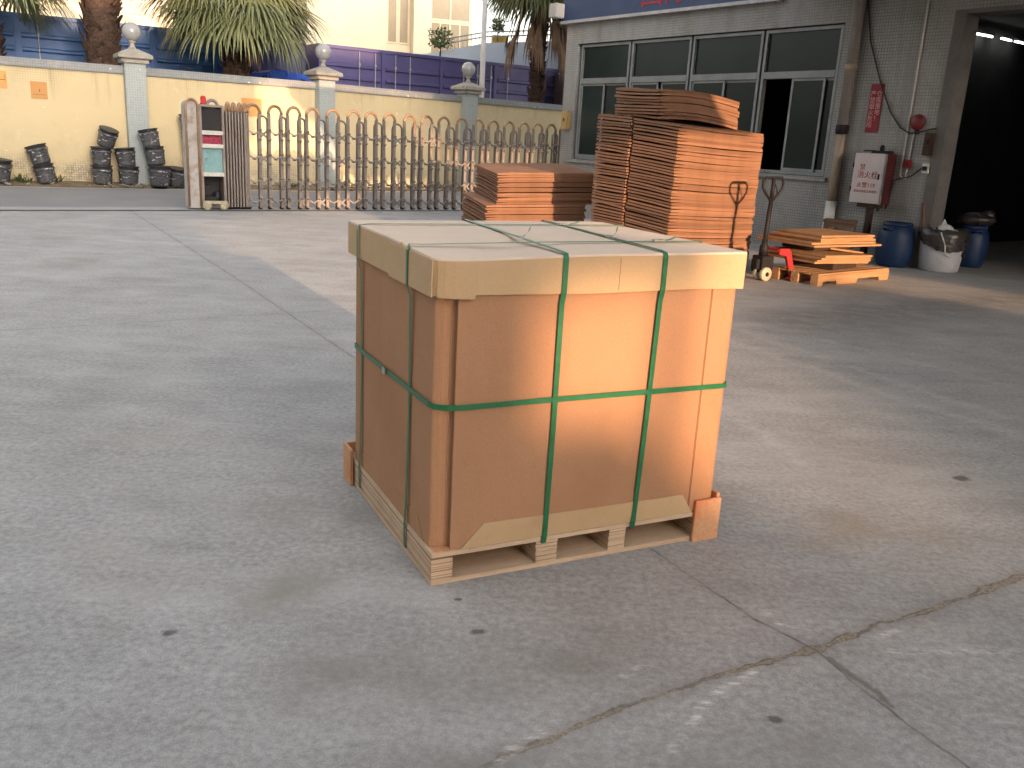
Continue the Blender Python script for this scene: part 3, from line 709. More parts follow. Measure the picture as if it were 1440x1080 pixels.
m = MB(); m.tube([(-.9,-.05,.75),(-.80,-.05,1.05),(-.72,-.05,1.22),(-.62,-.05,1.25),(-.45,-.05,1.30),(-.28,-.04,1.45)], .010, 6); m.tube([(-.78,-.04,.8),(-.74,-.05,1.0),(-.70,-.06,1.2)], .012, 6); m.build('lower_cable', M['cable'], tk)
tx = thing('switch_box', 'dark switch box on the door jamb', 'switch box', FP(-.26,-.05,1.78), FAZ)
m = MB(); m.box(-.06,.06,-.05,.036,-.18,.14); m.build('case', M['dark_wood'], tx, bevel=.008)
m = MB(); m.box(-.02,.02,-.06,-.05,-.02,.04); m.build('lever', M['jack_black'], tx)
ty = thing('wall_socket', 'white wall socket on the door jamb beneath the switch box', 'socket', FP(-.26,-.02,1.42), FAZ)
m = MB(); m.box(-.05,.05,-.03,.006,-.07,.07); m.build('plate', M['pvc'], ty, bevel=.006)
m = MB(); m.box(-.03,.03,-.05,-.03,-.03,.03); m.build('plug', M['jack_black'], ty)
# interior strip lights
SL = [(-1.88, 3.75), (-1.84, 4.34), (-1.8, 4.59), (-1.81, 5.0), (-1.8, 5.12), (-1.78, 5.44)]
for k in range(3):
    (xa, ya), (xb, yb) = SL[2*k], SL[2*k+1]; l = math.hypot(xb-xa, yb-ya)
    t = thing('strip_light', ['longest lit strip light inside the dark doorway', 'short lit strip light in the middle inside the doorway', 'lit strip light at the photo edge inside the doorway'][k], 'strip light', FP((xa+xb)/2,(ya+yb)/2,3.75), FAZ+math.atan2(yb-ya, xb-xa), 'strip lights inside the factory')
    m = MB(); m.box(-l/2, l/2, -.03, .03, .02, .06); m.build('fitting', M['rod'], t)
    m = MB(); m.tube([(-l/2,0,0),(l/2,0,0)], .013, 8); m.build('tube', M['tube_light'], t)

# stool
t = thing('wooden_stool', 'dark brown wooden stool beneath the hydrant cabinet', 'stool', FP(-1.17,-.55,0), FAZ+.5)
m = MB(); m.box(-.24,.24,-.17,.17,.56,.60); m.build('seat', M['stool'], t, bevel=.008)
for sx in (-1,1):
    for sy in (-1,1):
        m = MB(); m.box(sx*.2-.024, sx*.2+.024, sy*.13-.024, sy*.13+.024, 0, .56); m.build('leg', M['stool'], t)
m = MB(); m.box(-.176,.176,-.14,-.12,.49,.556); m.box(-.176,.176,.12,.14,.49,.556); m.box(-.176,.176,-.14,-.12,.18,.22); m.build('apron', M['stool'], t)

# barrels and tub
def barrel(loc, lab, rz, s=1):
    t = thing('plastic_barrel', lab, 'barrel', loc, rz, 'blue plastic barrels by the doorway')
    m = MB(); m.lathe([(.19,0),(.215,.015),(.23,.06),(.245,.10),(.255,.20),(.262,.32),(.255,.44),(.238,.52),(.205,.575),(.19,.60)], 32)
    m.build('body', M['barrel'], t)
    m = MB(); m.lathe([(.193,.585),(.205,.59),(.205,.635),(.185,.64),(.16,.62),(.0001,.618)], 28); m.build('lid', M['barrel'], t)
    for a in (0, math.pi):
        m = MB(); m.tube([(.20*math.cos(a), -.07, .52), (.265*math.cos(a), -.05, .56), (.265*math.cos(a), .05, .56), (.20*math.cos(a), .07, .52)], .018, 8); m.build('handle', M['barrel'], t)
    t.scale = (s,s,s); return t
barrel((5.53,13.12,0), 'blue plastic barrel with a lid against the tiled wall', .6)
tb2 = barrel((6.88,13.62,0), 'darker blue barrel just inside the doorway under a plastic bag', 1.4, .98)
t = thing('plastic_bag', 'shiny black plastic bag heaped on the barrel in the doorway', 'bag', (6.92,13.65,.628))
random.seed(5); m = MB(); m.sphere((0,0,.08), .22, 20, (1.3,1,.5), .10); m.sphere((.14,-.05,.14), .10, 14, (1,1,.9), .15); m.build('bag_body', M['bag'], t)
t = thing('waste_tub', 'pale grey waste tub lined with a black bin bag by the doorway', 'tub', (6.10,12.86,0), .3)
m = MB(); m.lathe([(.24,0),(.265,.015),(.285,.20),(.305,.50),(.32,.56),(.32,.585),(.30,.585),(.27,.1),(.0001,.05)], 36); m.build('tub_body', M['tub'], t)
m = MB()
N = 48; co = []; f = []
for i in range(N):
    a = 2*math.pi*i/N
    dz = .16 + .13*math.cos(a+1.9) + random.uniform(-.012,.012)
    for (r, z) in ((.27,.45), (.30,.60+random.uniform(-.01,.02)), (.335,.60+random.uniform(-.015,.02)), (.338+random.uniform(-.008,.01),.50), (.322+random.uniform(0,.012),.585-dz)):
        co.append((r*math.cos(a), r*math.sin(a), z))
for i in range(N):
    j = (i+1) % N
    for k in range(4): f.append((i*5+k, j*5+k, j*5+k+1, i*5+k+1))
m.pts(co, f, smooth=True); m.build('bin_liner', M['bag'], t)
m = MB(); m.tube([(-.26,-.22,.57),(-.20,-.27,.40),(-.18,-.28,.27),(-.10,-.30,.23)], .010, 6); m.build('cord', M['pvc'], t)
m = MB(); m.lathe([(.045,0),(.045,.004),(.02,.004),(.02,0)], 14, Matrix.Translation((.16,-.262,.26)) @ Matrix.Rotation(R(84), 4, 'X')); m.build('round_mark', M['jack_black'], t)
tpp = thing('paper_waste', 'crumpled white paper sticking out of the waste tub', 'paper', (6.10,12.86,.50))
m = MB(); m.sphere((-.02,-.05,.08), .11, 9, (1,.8,.8), .25); m.sphere((.10,-.08,.06), .06, 8, (1,1,.7), .25); m.pts([(-.12,-.06,.08),(.04,-.12,.06),(-.03,0,.24)], [(0,1,2)]); m.build('crumple', M['paper'], tpp)
tst = thing('wooden_stake', 'thin wooden stake leaning in the doorway corner behind the tub', 'stake', (5.95,13.05,0))
m = MB(); m.box(-.02,.02,-.02,.02,0,.95, Matrix.Rotation(R(-8), 4, 'Y')); m.build('stake_bar', M['stool'], tst)
random.seed(21)

# ------------------------------------------------------------------ cardboard stacks
def sheet_mesh(w, d, th, bend, name):
    nx, ny = 8, 6
    m = MB(); co = []; f = []
    def idx(i, j, k): return (k*(ny+1)+j)*(nx+1)+i
    for k in (0, 1):
        for j in range(ny+1):
            for i in range(nx+1):
                x, y = w*i/nx, d*j/ny
                co.append((x, y, bend(x/w, y/d) + k*th*(.62+.38*min(1, x/w/.12))))
    for j in range(ny):
        for i in range(nx):
            f.append((idx(i,j,1), idx(i+1,j,1), idx(i+1,j+1,1), idx(i,j+1,1)))
            f.append((idx(i,j,0), idx(i,j+1,0), idx(i+1,j+1,0), idx(i+1,j,0)))
    for i in range(nx):
        f.append((idx(i,0,0), idx(i+1,0,0), idx(i+1,0,1), idx(i,0,1))); f.append((idx(i+1,ny,0), idx(i,ny,0), idx(i,ny,1), idx(i+1,ny,1)))
    for j in range(ny):
        f.append((idx(0,j+1,0), idx(0,j,0), idx(0,j,1), idx(0,j+1,1))); f.append((idx(nx,j,0), idx(nx,j+1,0), idx(nx,j+1,1), idx(nx,j,1)))
    m.pts(co, f)
    o = m.build(name, M['sheet']); me = o.data; bpy.data.objects.remove(o); return me
def pile(corner, az, w, d, n, pitch, bends, label, toplabel, group, jx=.012, jy=.02, z0=0., rows=None):
    ax = Vector((math.cos(az), math.sin(az), 0)); ay = Vector((-ax.y, ax.x, 0))
    z = z0; drift = 0
    for k in range(n):
        me = random.choice(bends)
        o = bpy.data.objects.new('cardboard_sheet', me); COL.objects.link(o)
        drift += random.uniform(-.003,.003)
        oo = Vector(corner) + ax*(random.uniform(-jx, jx)+drift) + ay*(random.uniform(-jy, jy)*.3)
        o.location = (oo.x, oo.y, z + random.uniform(-.003,.003)); o.rotation_euler = (random.uniform(-.004,.004), random.uniform(-.003,.003), az + random.uniform(-.004,.004))
        tag(o, toplabel if k == n-1 else label, 'cardboard', group)
        z += pitch
    return z
PAZ = R(90-52.6)
random.seed(31)
def mk(w, d, th, A, B, C, nm):
    out = []
    for k in range(9):
        q = random.uniform(-.012,.012); C2 = C + random.uniform(-.006,.006)
        out.append(sheet_mesh(w, d, th, lambda u, v: A*v + B*u + C2*math.sin(math.pi*u) + q*(1-u)*math.sin(2.6*v+q*300), nm))
    return out
near = mk(1.57, .75, .036, .07, -.045, -.012, 'cardboard_sheet')
far = mk(1.50, .60, .036, .035, -.02, 0, 'cardboard_sheet')
CN = Vector((1.92,11.60,0))*.92; pax = Vector((math.cos(PAZ), math.sin(PAZ), 0)); pay = Vector((-pax.y, pax.x, 0))
GS = 'flat cardboard sheets of the tall stack'
zt = pile(CN, PAZ, 1.57, .75, 44, .0375, near, 'flat brown cardboard sheet in the tall stack, front pile', 'topmost sheet of the front pile in the tall stack', GS, z0=.14)
zt2 = pile(CN + pay*.785 + pax*-.01, PAZ, 1.50, .60, 44, .0375, far, 'flat brown cardboard sheet in the tall stack, left rear pile', 'topmost sheet of the left rear pile in the tall stack', GS, z0=.22)
upm = mk(1.48, .74, .036, .03, -.06, .04, 'cardboard_sheet')
zu = pile(CN + pay*.38 + pax*.03, PAZ, 1.5, .95, 9, .038, upm, 'brown cardboard sheet in the small bundle lying on the tall stack', 'arched topmost cardboard sheet crowning the tall stack', GS, jx=.025, jy=.06, z0=zt+.055)
SAZ = R(90-73); CS = Vector((-.37,13.5,0))*.92; sax = Vector((math.cos(SAZ), math.sin(SAZ), 0)); say = Vector((-sax.y, sax.x, 0))
sm_lo = mk(1.46, 1.42, .032, .08, .05, 0, 'cardboard_sheet'); sm_up = mk(1.43, 1.28, .031, .09, .05, .0, 'cardboard_sheet')
GS2 = 'flat cardboard sheets of the low stack'
zs = pile(CS + sax*-.16 + say*-.05, SAZ, 1.5, 1.5, 15, .034, sm_lo, 'cardboard sheet in the wider bottom step of the low stack', 'topmost sheet of the wider bottom step in the low stack', GS2, jx=.02, z0=.12)
zs2 = pile(CS, SAZ, 1.42, 1.36, 13, .033, sm_up, 'cardboard sheet in the upper part of the low stack beside the gate', 'wide topmost sheet of the low cardboard stack beside the gate', GS2, jx=.016, z0=zs+.005)
# pallets below the stacks (mostly hidden)
def flat_pallet(name, lab, c, az, w, d, h, mat, tilt=0):
    t = thing(name, lab, 'pallet', c, az)
    m = MB(); n = 6
    for k in range(n): m.box(0, w, d*k/n+.01, d*(k+1)/n-.01, h-.022, h)
    m.build('deck', mat, t)
    for k in range(3):
        m = MB(); x = (w-.09)*k/2; m.box(x, x+.09, 0, d, 0, h-.023); m.build('stringer', mat, t)
    return t
flat_pallet('wooden_pallet', 'wooden pallet beneath the tall cardboard stack', CN, PAZ, 1.5, 1.38, .135, M['wood_old'])
flat_pallet('wooden_pallet', 'wooden pallet beneath the low cardboard stack', CS + sax*-.16 + say*-.05, SAZ, 1.38, 1.38, .115, M['wood_old'])

# ------------------------------------------------------------------ pallet with plywood offcuts, and pallet jack
PC = Vector((3.60,10.55,0)); PA = R(90-51)
t = thing('wooden_pallet', 'wooden pallet loaded with plywood offcuts beside the pallet jack', 'pallet', PC, PA)
PW, PD = 1.62, .66
m = MB()
for k in range(6): m.box(0 if k % 2 else .01, PW, PD*k/6+.008, PD*(k+1)/6-.008, .125, .147)
m.build('deck', M['wood_old'], t, bevel=.003)
for y in (0, PD/2-.05, PD-.1):
    m = MB()
    m.prism([(0,0),(.10,0),(.12,.05),(.40,.05),(.42,.0),(.86,.0),(.88,.05),(1.38,.05),(1.40,0),(PW,0),(PW,.124),(0,.124)], -y-.1, -y, Matrix.Rotation(R(90), 4, 'X'))
    m.build('stringer', M['wood_old'], t)
bpos = lambda x, y, z: PC + Vector((math.cos(PA), math.sin(PA), 0))*x + Vector((-math.sin(PA), math.cos(PA), 0))*y + Vector((0,0,z))
t = thing('wood_block', 'dark wooden block holding the plywood sheets off the pallet', 'block', bpos(.60,.3,.148), PA+.1)
m = MB(); m.box(-.10,.55,-.15,.45,0,.10); m.build('block_body', M['dark_wood'], t, bevel=.006)
def ply(c, az, w, d, z, th, tilt, lab):
    t = thing('plywood_sheet', lab, 'plywood', (c[0], c[1], z), 0, 'plywood offcuts on the loaded pallet', rot=(tilt[0], tilt[1], az))
    m = MB()
    p = [(-w/2,-d/2),(w/2-.05,-d/2-.02),(w/2,-d/2+.1),(w/2-.02,d/2),(0,d/2+.02),(-w/2+.03,d/2-.02)]
    m.prism(p, 0, th); m.build('board', M['wood_old'], t, bevel=.003)
def pc(x, y): q = bpos(x, y, 0); return (q.x, q.y)
z = .25
for k in range(4):
    ply(pc(.58+random.uniform(-.05,.05), .42+random.uniform(-.05,.05)), PA-.12+random.uniform(-.06,.06), 1.05-.03*k, .86, z, .026, (0,.02), ['lowest plywood offcut resting on the dark block', 'second plywood offcut of the lower bundle', 'third plywood offcut of the lower bundle', 'top plywood offcut of the lower bundle'][k]); z += .029
ply(pc(.95,.45), PA-.35, .55, .6, z, .022, (0,.10), 'short plywood piece drooping right between the two bundles')
t = thing('wood_block', 'dark wooden block hidden between the two plywood bundles', 'block', bpos(.62,.5,z+.0), PA)
m = MB(); m.box(-.35,.40,-.22,.25,0.02,.085); m.build('block_body', M['dark_wood'], t, bevel=.006)
z += .087
for k in range(5):
    ply(pc(.66+random.uniform(-.05,.05)+.02*k, .48+random.uniform(-.05,.06)), PA-.06+random.uniform(-.06,.06), 1.32-.07*k, .95-.05*k, z, .024, (.0,.0), ['broad bottom plywood offcut of the upper bundle', 'second plywood offcut of the upper bundle', 'third plywood offcut of the upper bundle', 'fourth plywood offcut of the upper bundle', 'topmost plywood offcut of the upper bundle'][k]); z += .0265
# jack
JL = Vector((3.0,10.88,0)); JA = R(30)
t = thing('pallet_jack', 'red pallet jack with black loop handle and cream wheels', 'pallet jack', JL, JA)
m = MB()
m.tube([(0,0,.28),(.0,0,.62),(.02,0,.97)], .027, 10); m.tube([(.02,0,.95),(-.10,0,1.06),(-.145,0,1.12),(-.145,0,1.19),(-.11,0,1.23),(.15,0,1.235),(.185,0,1.19),(.18,0,1.12),(.14,0,1.06),(.02,0,.95)], .017, 8)
m.tube([(.02,0,.95),(.02,0,1.23)], .024, 8); m.build('handle', M['jack_black'], t)
m = MB(); m.tube([(.05,0,1.16),(.09,0,1.10),(.10,-.01,1.03)], .008, 6); m.build('release_lever', M['jack_black'], t)
m = MB(); m.box(-.09,.10,-.09,.09,.10,.30); m.lathe([(.055,.30),(.055,.42),(.035,.44),(.035,.50)], 14); m.box(-.14,-.05,-.05,.05,.14,.26); m.build('pump', M['jack_black'], t, bevel=.006)
for dy in (-.075, .035):
    m = MB(); m.lathe([(.03,-.028),(.075,-.028),(.085,-.02),(.085,.02),(.075,.028),(.03,.028)], 20, Matrix.Translation((-.02,dy-.02,.085)) @ Matrix.Rotation(R(90), 4, 'X') @ Matrix.Rotation(R(0), 4, 'Y')); w = m.build('wheel', M['cream_wheel'], t)
    m = MB(); m.lathe([(.028,-.034),(.028,.034)], 12, Matrix.Translation((-.02,dy-.02,.085)) @ Matrix.Rotation(R(90), 4, 'X')); m.build('hub', M['jack_black'], w)
m = MB()
m.prism([(.10,.40),(.26,.40),(.30,.36),(.42,.05),(.34,.05),(.22,.31),(.10,.33)], -.17, -.13, Matrix.Rotation(R(90), 4, 'X') @ Matrix.Translation((0,0,.30)))
m.prism([(.10,.40),(.26,.40),(.30,.36),(.42,.05),(.34,.05),(.22,.31),(.10,.33)], .13, .17, Matrix.Rotation(R(90), 4, 'X') @ Matrix.Translation((0,0,.0)))
m.box(.08,.26,-.16,.16,.372,.39); m.build('mast', M['red_paint'], t, bevel=.005)
for y in (-.26, .12):
    m = MB(); m.prism([(.30,.05),(1.32,.05),(1.38,.035),(1.38,.02),(.36,.015),(.30,.02)], -y-.14, -y, Matrix.Rotation(R(90), 4, 'X')); m.build('fork', M['red_paint'], t, bevel=.004)

# ------------------------------------------------------------------ the big carton on its pallet
BO = Vector((-.245,2.74,0)); BA = R(26.15)
tp = thing('wooden_pallet', 'clean laminated plywood pallet carrying the big strapped carton', 'pallet', BO, BA)
PWX, PDY = 1.205, 1.06
m = MB(); m.box(0, PWX, 0, PDY, .104, .124); m.build('top_deck', M['ply'], tp, bevel=.002)
m = MB(); m.box(.002, PWX-.002, .002, PDY, 0, .018); m.build('bottom_deck', M['ply'], tp, bevel=.002)
for (a, b) in ((0,.083),(.405,.495),(.715,.79),(1.12,1.203)):
    m = MB()
    zz_ = .0185; k = 0
    while zz_ < .1005:
        h_ = min(random.uniform(.005,.017) if k % 2 == 0 else random.uniform(.0018,.005), .1035-zz_)
        dx_ = random.uniform(0,.003); m.box(a+dx_+(.001 if k % 2 else 0), b-random.uniform(.0005,.003), random.uniform(.0,.003)+(.003 if k % 2 else 0), PDY-.004, zz_, zz_+h_-.0002, mi=k % 2); zz_ += h_; k += 1
    m.build('stringer', [M['ply'], M['ply_dark']], tp)
for (a, y0) in ((.17,.45),(.30,.20)):
    m = MB(); m.box(a, a+.02, y0, y0+.16, .019, .032); m.build('nailing_strip', M['ply'], tp)
m = MB(); m.box(.012,.085,.0,.06,.1245,.1265); pt = m.build('red_paint_patch', M['ply_cover'], tp)
# plywood corner covers
m = MB(); m.box(1.098,1.222,-.016,-.002,.0,.175); m.box(1.208,1.222,-.0015,.12,.0,.19); m.build('corner_board', M['ply_cover'], tp, bevel=.002)
m = MB(); m.box(-.018,-.004,.965,1.085,.0,.165); m.box(-.0035,.12,1.071,1.085,.0,.165); m.build('corner_board', M['ply_cover'], tp, bevel=.002)

tx = thing('carton_box', 'huge brown cardboard carton with a pale lid bound by green straps', 'carton', BO + Vector((0,0,.125)), BA)
ZB = .125
def loc(z): return z-ZB
# body: chamfered cross-section with the front panel standing proud
body = [(.008,.05),(.008,.98),(.05,1.035),(1.15,1.035),(1.20,.98),(1.207,.11),(1.205,.05),(1.195,.018),(1.172,.004),(1.0715,-.0008),(1.0705,.022),(1.0,.028),(.072,.028),(.062,.040),(.030,.038)]
m = MB(); m.prism(body, loc(.126), loc(1.09)); bo = m.build('body', M['kraft'], tx, bevel=.003)
fp = [(.070,.006),(.110,.0025),(.172,-.0035),(.55,-.0045),(.95,-.004),(1.067,-.001),(1.0685,.001),(1.0685,.027),(.074,.027),(.0705,.012)]
m = MB(); m.prism(fp, loc(.126), loc(1.07)); m.build('front_panel', M['kraft'], tx, bevel=.002)
# pale tray flaps around the foot
m = MB(); m.pts([(.108,-.0050,loc(.127)),(1.088,-.0040,loc(.127)),(1.035,-.0075,loc(.207)),(.19,-.0078,loc(.213)),(.108,-.0005,loc(.127)),(1.088,-.0005,loc(.127)),(1.035,-.0030,loc(.207)),(.19,-.0035,loc(.213))],
               [(0,1,2,3),(7,6,5,4),(0,4,5,1),(1,5,6,2),(2,6,7,3),(3,7,4,0)]); m.build('tray_flap', M['kraft_light'], tx)
m = MB(); m.pts([(.0055,.10,loc(.127)),(.0055,.97,loc(.127)),(.0055,.92,loc(.195)),(.0055,.16,loc(.195)),(.0078,.10,loc(.127)),(.0078,.97,loc(.127)),(.0078,.92,loc(.195)),(.0078,.16,loc(.195))],
               [(0,3,2,1),(4,5,6,7),(0,1,5,4),(1,2,6,5),(2,3,7,6),(3,0,4,7)]); m.build('tray_flap', M['kraft'], tx)
# lid: faceted near corner, soft top
lid = [(-.010,.045),(-.012,.5),(-.008,1.045),(.012,1.06),(1.19,1.06),(1.212,1.03),(1.216,.02),(1.208,-.006),(.95,-.014),(.55,-.015),(.125,-.014),(.075,-.007),(.050,.002),(.022,.016),(.004,.030)]
m = MB()
n = len(lid)
cx, cy = .6, .52
def ztop(x, y):
    near = math.exp(-((x/.28)**2+(y/.28)**2))
    return 1.146 - .014*near + .006*(x+y)/2
rings = []
def ring(sc, dz, base=None):
    out = []
    for (x, y) in lid:
        X, Y = cx+(x-cx)*sc, cy+(y-cy)*sc
        z = base if base is not None else ztop(x, y)+dz
        out.append((X, Y, loc(z)))
    return out
low = [(x, y, loc(1.016 - (.006 if (x < .1 and y < .1) else 0) + .003*math.sin(9*x))) for (x, y) in lid]
rg = [low, ring(1.0, -.008), ring(.9985, -.003), ring(.9965, -.0008), ring(.992, 0), ring(.9, 0), ring(.75, 0), ring(.5, 0), ring(.2, 0)]
co = [c for r in rg for c in r]; f = []
for k in range(len(rg)-1):
    for i in range(n): f.append((k*n+i, k*n+(i+1) % n, (k+1)*n+(i+1) % n, (k+1)*n+i))
f.append(tuple((len(rg)-1)*n+i for i in range(n))); f.append(tuple(range(n-1,-1,-1)))
vs = m.pts(co, f)
m.bm.faces.ensure_lookup_table()
for fc in m.bm.faces:
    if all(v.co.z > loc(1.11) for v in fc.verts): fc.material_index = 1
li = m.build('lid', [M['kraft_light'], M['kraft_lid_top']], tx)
# left flap edge standing proud at the corner, folded corner flap and a torn tab
m = MB(); m.box(-.0155,-.0112,.028,.47,loc(1.008),loc(1.128)); m.build('lid_flap', M['kraft_light'], tx)
m = MB(); m.prism([(.004,.026),(.024,.011),(.052,-.004),(.078,-.012),(.118,-.0190),(.118,-.0165),(.078,-.0095),(.052,-.0015),(.026,.0135),(.006,.0285)], loc(1.006), loc(1.122)); m.build('corner_flap', M['kraft_light'], tx)
m = MB(); m.pts([(-.017,.36,loc(1.128)),(-.017,.27,loc(1.120)),(-.013,.34,loc(1.146)),(-.012,.36,loc(1.128)),(-.012,.27,loc(1.120)),(-.009,.34,loc(1.146))], [(0,1,2),(5,4,3),(0,3,4,1),(1,4,5,2),(2,5,3,0)]); m.build('torn_tab', M['kraft_light'], tx)
m = MB(); m.box(.655,.6568,-.0164,-.0152,loc(1.022),loc(1.134)); m.build('lid_seam', M['kraft'], tx)
# straps
def ribbon(path, normals, w, name, closed=False, th=.0012):
    """flat strap: path points, outward normals; width direction = normal x tangent"""
    m = MB(); P = [Vector(p) for p in path]; Nn = [Vector(q).normalized() for q in normals]; n = len(P); rows = []
    for i in range(n):
        a = P[i-1] if (i > 0 or closed) else P[i]; b = P[(i+1) % n] if (i < n-1 or closed) else P[i]
        tn = (b-a).normalized(); wd = Nn[i].cross(tn).normalized()*w/2; o = Nn[i]*th
        rows.append([P[i]-wd, P[i]+wd, P[i]+wd+o, P[i]-wd+o])
    co = [c for r in rows for c in r]; f = []
    for i in range(n if closed else n-1):
        j = (i+1) % n
        for k in range(4): f.append((i*4+k, j*4+k, j*4+(k+1) % 4, i*4+(k+1) % 4))
    if not closed: f += [(3,2,1,0), tuple((n-1)*4+k for k in range(4))]
    m.pts(co, f); return m.build(name, M['strap'], tx)
E1 = .0025
for (xb, xt, xf) in ((.432,.440,.520), (.812,.838,.905)):
    path = [(xb+.01, .03, loc(.098)), (xb, -.004, loc(.100)), (xb, -.0095, loc(.125)), (xb+(xt-xb)*.5, -.0135, loc(.55)), (xt-.004, -.0150, loc(.98)), (xt, -.0185, loc(1.02)), (xt, -.0185, loc(1.135)), (xt, -.010, loc(1.150))]
    nr = [(0,0,-1),(0,-1,-.6),(0,-1,0),(0,-1,0),(0,-1,0),(0,-1,0),(0,-1,.4),(0,-.5,1)]
    for s in (.03,.2,.4,.6,.8,1.0): path.append((xt+(xf-xt)*s, s*1.05, loc(ztop(xt, s*1.05)+.0055))); nr.append((0,0,1))
    path += [((xf), 1.066, loc(1.14)), (xf, 1.066, loc(1.0)), (xf-.02, 1.062, loc(.10))]; nr += [(0,1,.4),(0,1,0),(0,1,0)]
    st = ribbon(path, nr, .0195, 'strap')
    yk = .40
    m = MB(); q = xt+(xf-xt)*yk/1.05
    m.box(-.011,.011,-.016,.016,0,.006, Matrix.Translation((q, yk, loc(ztop(q,yk)+.007)))); m.build('strap_seal', M['seal'], st)
    # loose tail of the strap
    m = MB(); zz = loc(ztop(q,yk)+.008)
    pts = [(q,yk-.01,zz),(q+.03,yk+.02,zz+.004),(q+.065,yk+.06,zz+.014),(q+.085,yk+.09,zz+.028)]
    co = []; 
    for p in pts: co += [(p[0]-.003,p[1]+.002,p[2]-.004),(p[0]+.003,p[1]-.002,p[2]+.004),(p[0]+.004,p[1]-.002,p[2]+.004),(p[0]-.002,p[1]+.002,p[2]-.004)]
    f = [(i*4+k, (i+1)*4+k, (i+1)*4+(k+1) % 4, i*4+(k+1) % 4) for i in range(3) for k in range(4)] + [(3,2,1,0),(12,13,14,15)]
    m.pts(co, f); m.build('strap_tail', M['strap'], st)
for (yb, yt, yf) in ((.268,.262,.27), (.872,.872,.845)):
    path = [(.02, yb, loc(.02)), (-.004, yb, loc(.03)), (-.006, yb, loc(.12)), (-.002, yb, loc(.2)), (.0025, yb, loc(.55)), (-.003, yt, loc(.97)), (-.0175, yt, loc(1.01)), (-.0185, yt, loc(1.128)), (-.010, yt, loc(1.148))]
    nr = [(0,0,-1),(-1,0,-.6),(-1,0,0),(-1,0,0),(-1,0,0),(-1,0,0),(-1,0,0),(-1,0,.4),(-.5,0,1)]
    for s in (.03,.2,.4,.6,.8,1.0): path.append((s*1.2, yt+(yf-yt)*s, loc(ztop(s*1.2, yt)+.0050))); nr.append((0,0,1))
    path += [(1.2225, yf, loc(1.14)), (1.2225, yf, loc(1.0)), (1.212, yf, loc(.10))]; nr += [(1,0,.4),(1,0,0),(1,0,0)]
    st = ribbon(path, nr, .0175, 'strap')
    m = MB(); q = 1.0 if yb < .5 else .90
    m.box(-.024,.024,-.011,.011,0,.006, Matrix.Translation((q, yt+(yf-yt)*q/1.2, loc(ztop(q,yt)+.007)))); m.build('strap_seal', M['seal'], st)
    m = MB(); y_ = yt+(yf-yt)*q/1.2; zz = loc(ztop(q,yt)+.008)
    pts = [(q+.02,y_,zz),(q+.06,y_+.01,zz+.003),(q+.10,y_+.025,zz+.012)]
    co = []
    for p in pts: co += [(p[0],p[1]-.008,p[2]),(p[0],p[1]+.008,p[2]),(p[0],p[1]+.008,p[2]+.001),(p[0],p[1]-.008,p[2]+.001)]
    f = [(i*4+k, (i+1)*4+k, (i+1)*4+(k+1) % 4, i*4+(k+1) % 4) for i in range(2) for k in range(4)] + [(3,2,1,0),(8,9,10,11)]
    m.pts(co, f); m.build('strap_tail', M['strap'], st)
# horizontal strap round the middle (outside the vertical ones)
hz = .640
pth = [(.0005,.14),(.0005,.5),(.001,.97),(.05,1.042),(1.15,1.042),(1.206,.98),(1.2125,.11),(1.2095,.052),(1.198,.012),(1.172,-.002),(1.062,-.006),(.81,-.0155),(.43,-.0150),(.12,-.006),(.072,-.0012),(.050,.006),(.030,.018),(.010,.040),(.001,.075)]
nn = []
for i in range(len(pth)):
    a = Vector((*pth[i-1],0)); b = Vector((*pth[(i+1) % len(pth)],0)); d = (b-a).normalized(); nn.append((-d.y, d.x, 0))
st = ribbon([(x, y, loc(hz + .006*math.sin(3*x) - .006*y)) for x, y in pth], nn, .0195, 'strap', closed=True)
m = MB(); m.box(-.008,-.0035,.525,.560,loc(.622),loc(.646)); m.build('strap_seal', M['seal'], st)

# ------------------------------------------------------------------ behind the wall: containers, pole, truck cab
def container(name, lab, a, az, L, ztop_, mat, posts, rods, ribs, corr=False):
    t = thing(name, lab, 'container', a, az, 'shipping containers behind the wall')
    m = MB()
    if corr:
        pts = []; n = int(L/.14)
        for k in range(n+1): pts += [(L*k/n, 0 if k % 2 else .05)]
        pts += [(L,2.4),(0,2.4)]; m.prism(pts, 1.1, ztop_-.1)
    else: m.box(0, L, .03, 2.4, 1.1, ztop_-.1)
    m.build('body', mat, t)
    m = MB(); m.box(-.02, L+.02, -.03, 2.42, ztop_-.1, ztop_); m.box(-.02, L+.02, -.03, .03, 1.0, 1.12); m.build('rail', mat, t)
    for x in posts:
        m = MB(); m.box(x-.06, x+.06, -.03, .029, 1.121, ztop_-.101); m.build('post', mat, t)
    for z in ribs:
        m = MB()
        ps = [0] + list(posts) + [L]
        for p, q in zip(ps, ps[1:]):
            if q-p > .4: m.prism([(-.0,z-.06),(-.035,z-.03),(-.035,z+.03),(.0,z+.06),(.029,z+.06),(.029,z-.06)], p+.10, q-.10, Matrix(((0,0,1,0),(1,0,0,0),(0,1,0,0),(0,0,0,1))))
        m.build('rib', mat, t)
    for x in rods:
        m = MB(); m.tube([(x,-.05,1.0),(x,-.05,ztop_-.12)], .016, 6); m.box(x-.03,x+.03,-.08,-.02,ztop_-.55,ztop_-.47); m.build('door_rod', M['rod'], t)
    m = MB()
    for x in (.6, L-.6):
        for yy in (.4, 2.0): m.lathe([(.2,-.14),(.48,-.14),(.5,0),(.48,.14),(.2,.14)], 20, Matrix.Translation((x,yy,.5)) @ Matrix.Rotation(R(90), 4, 'X'))
    m.box(.1, L-.1, .3, .5, .85, 1.0); m.box(.1, L-.1, 1.9, 2.1, .85, 1.0); m.build('chassis', M['jack_black'], t)
    return t
CAZ = R(90-58)
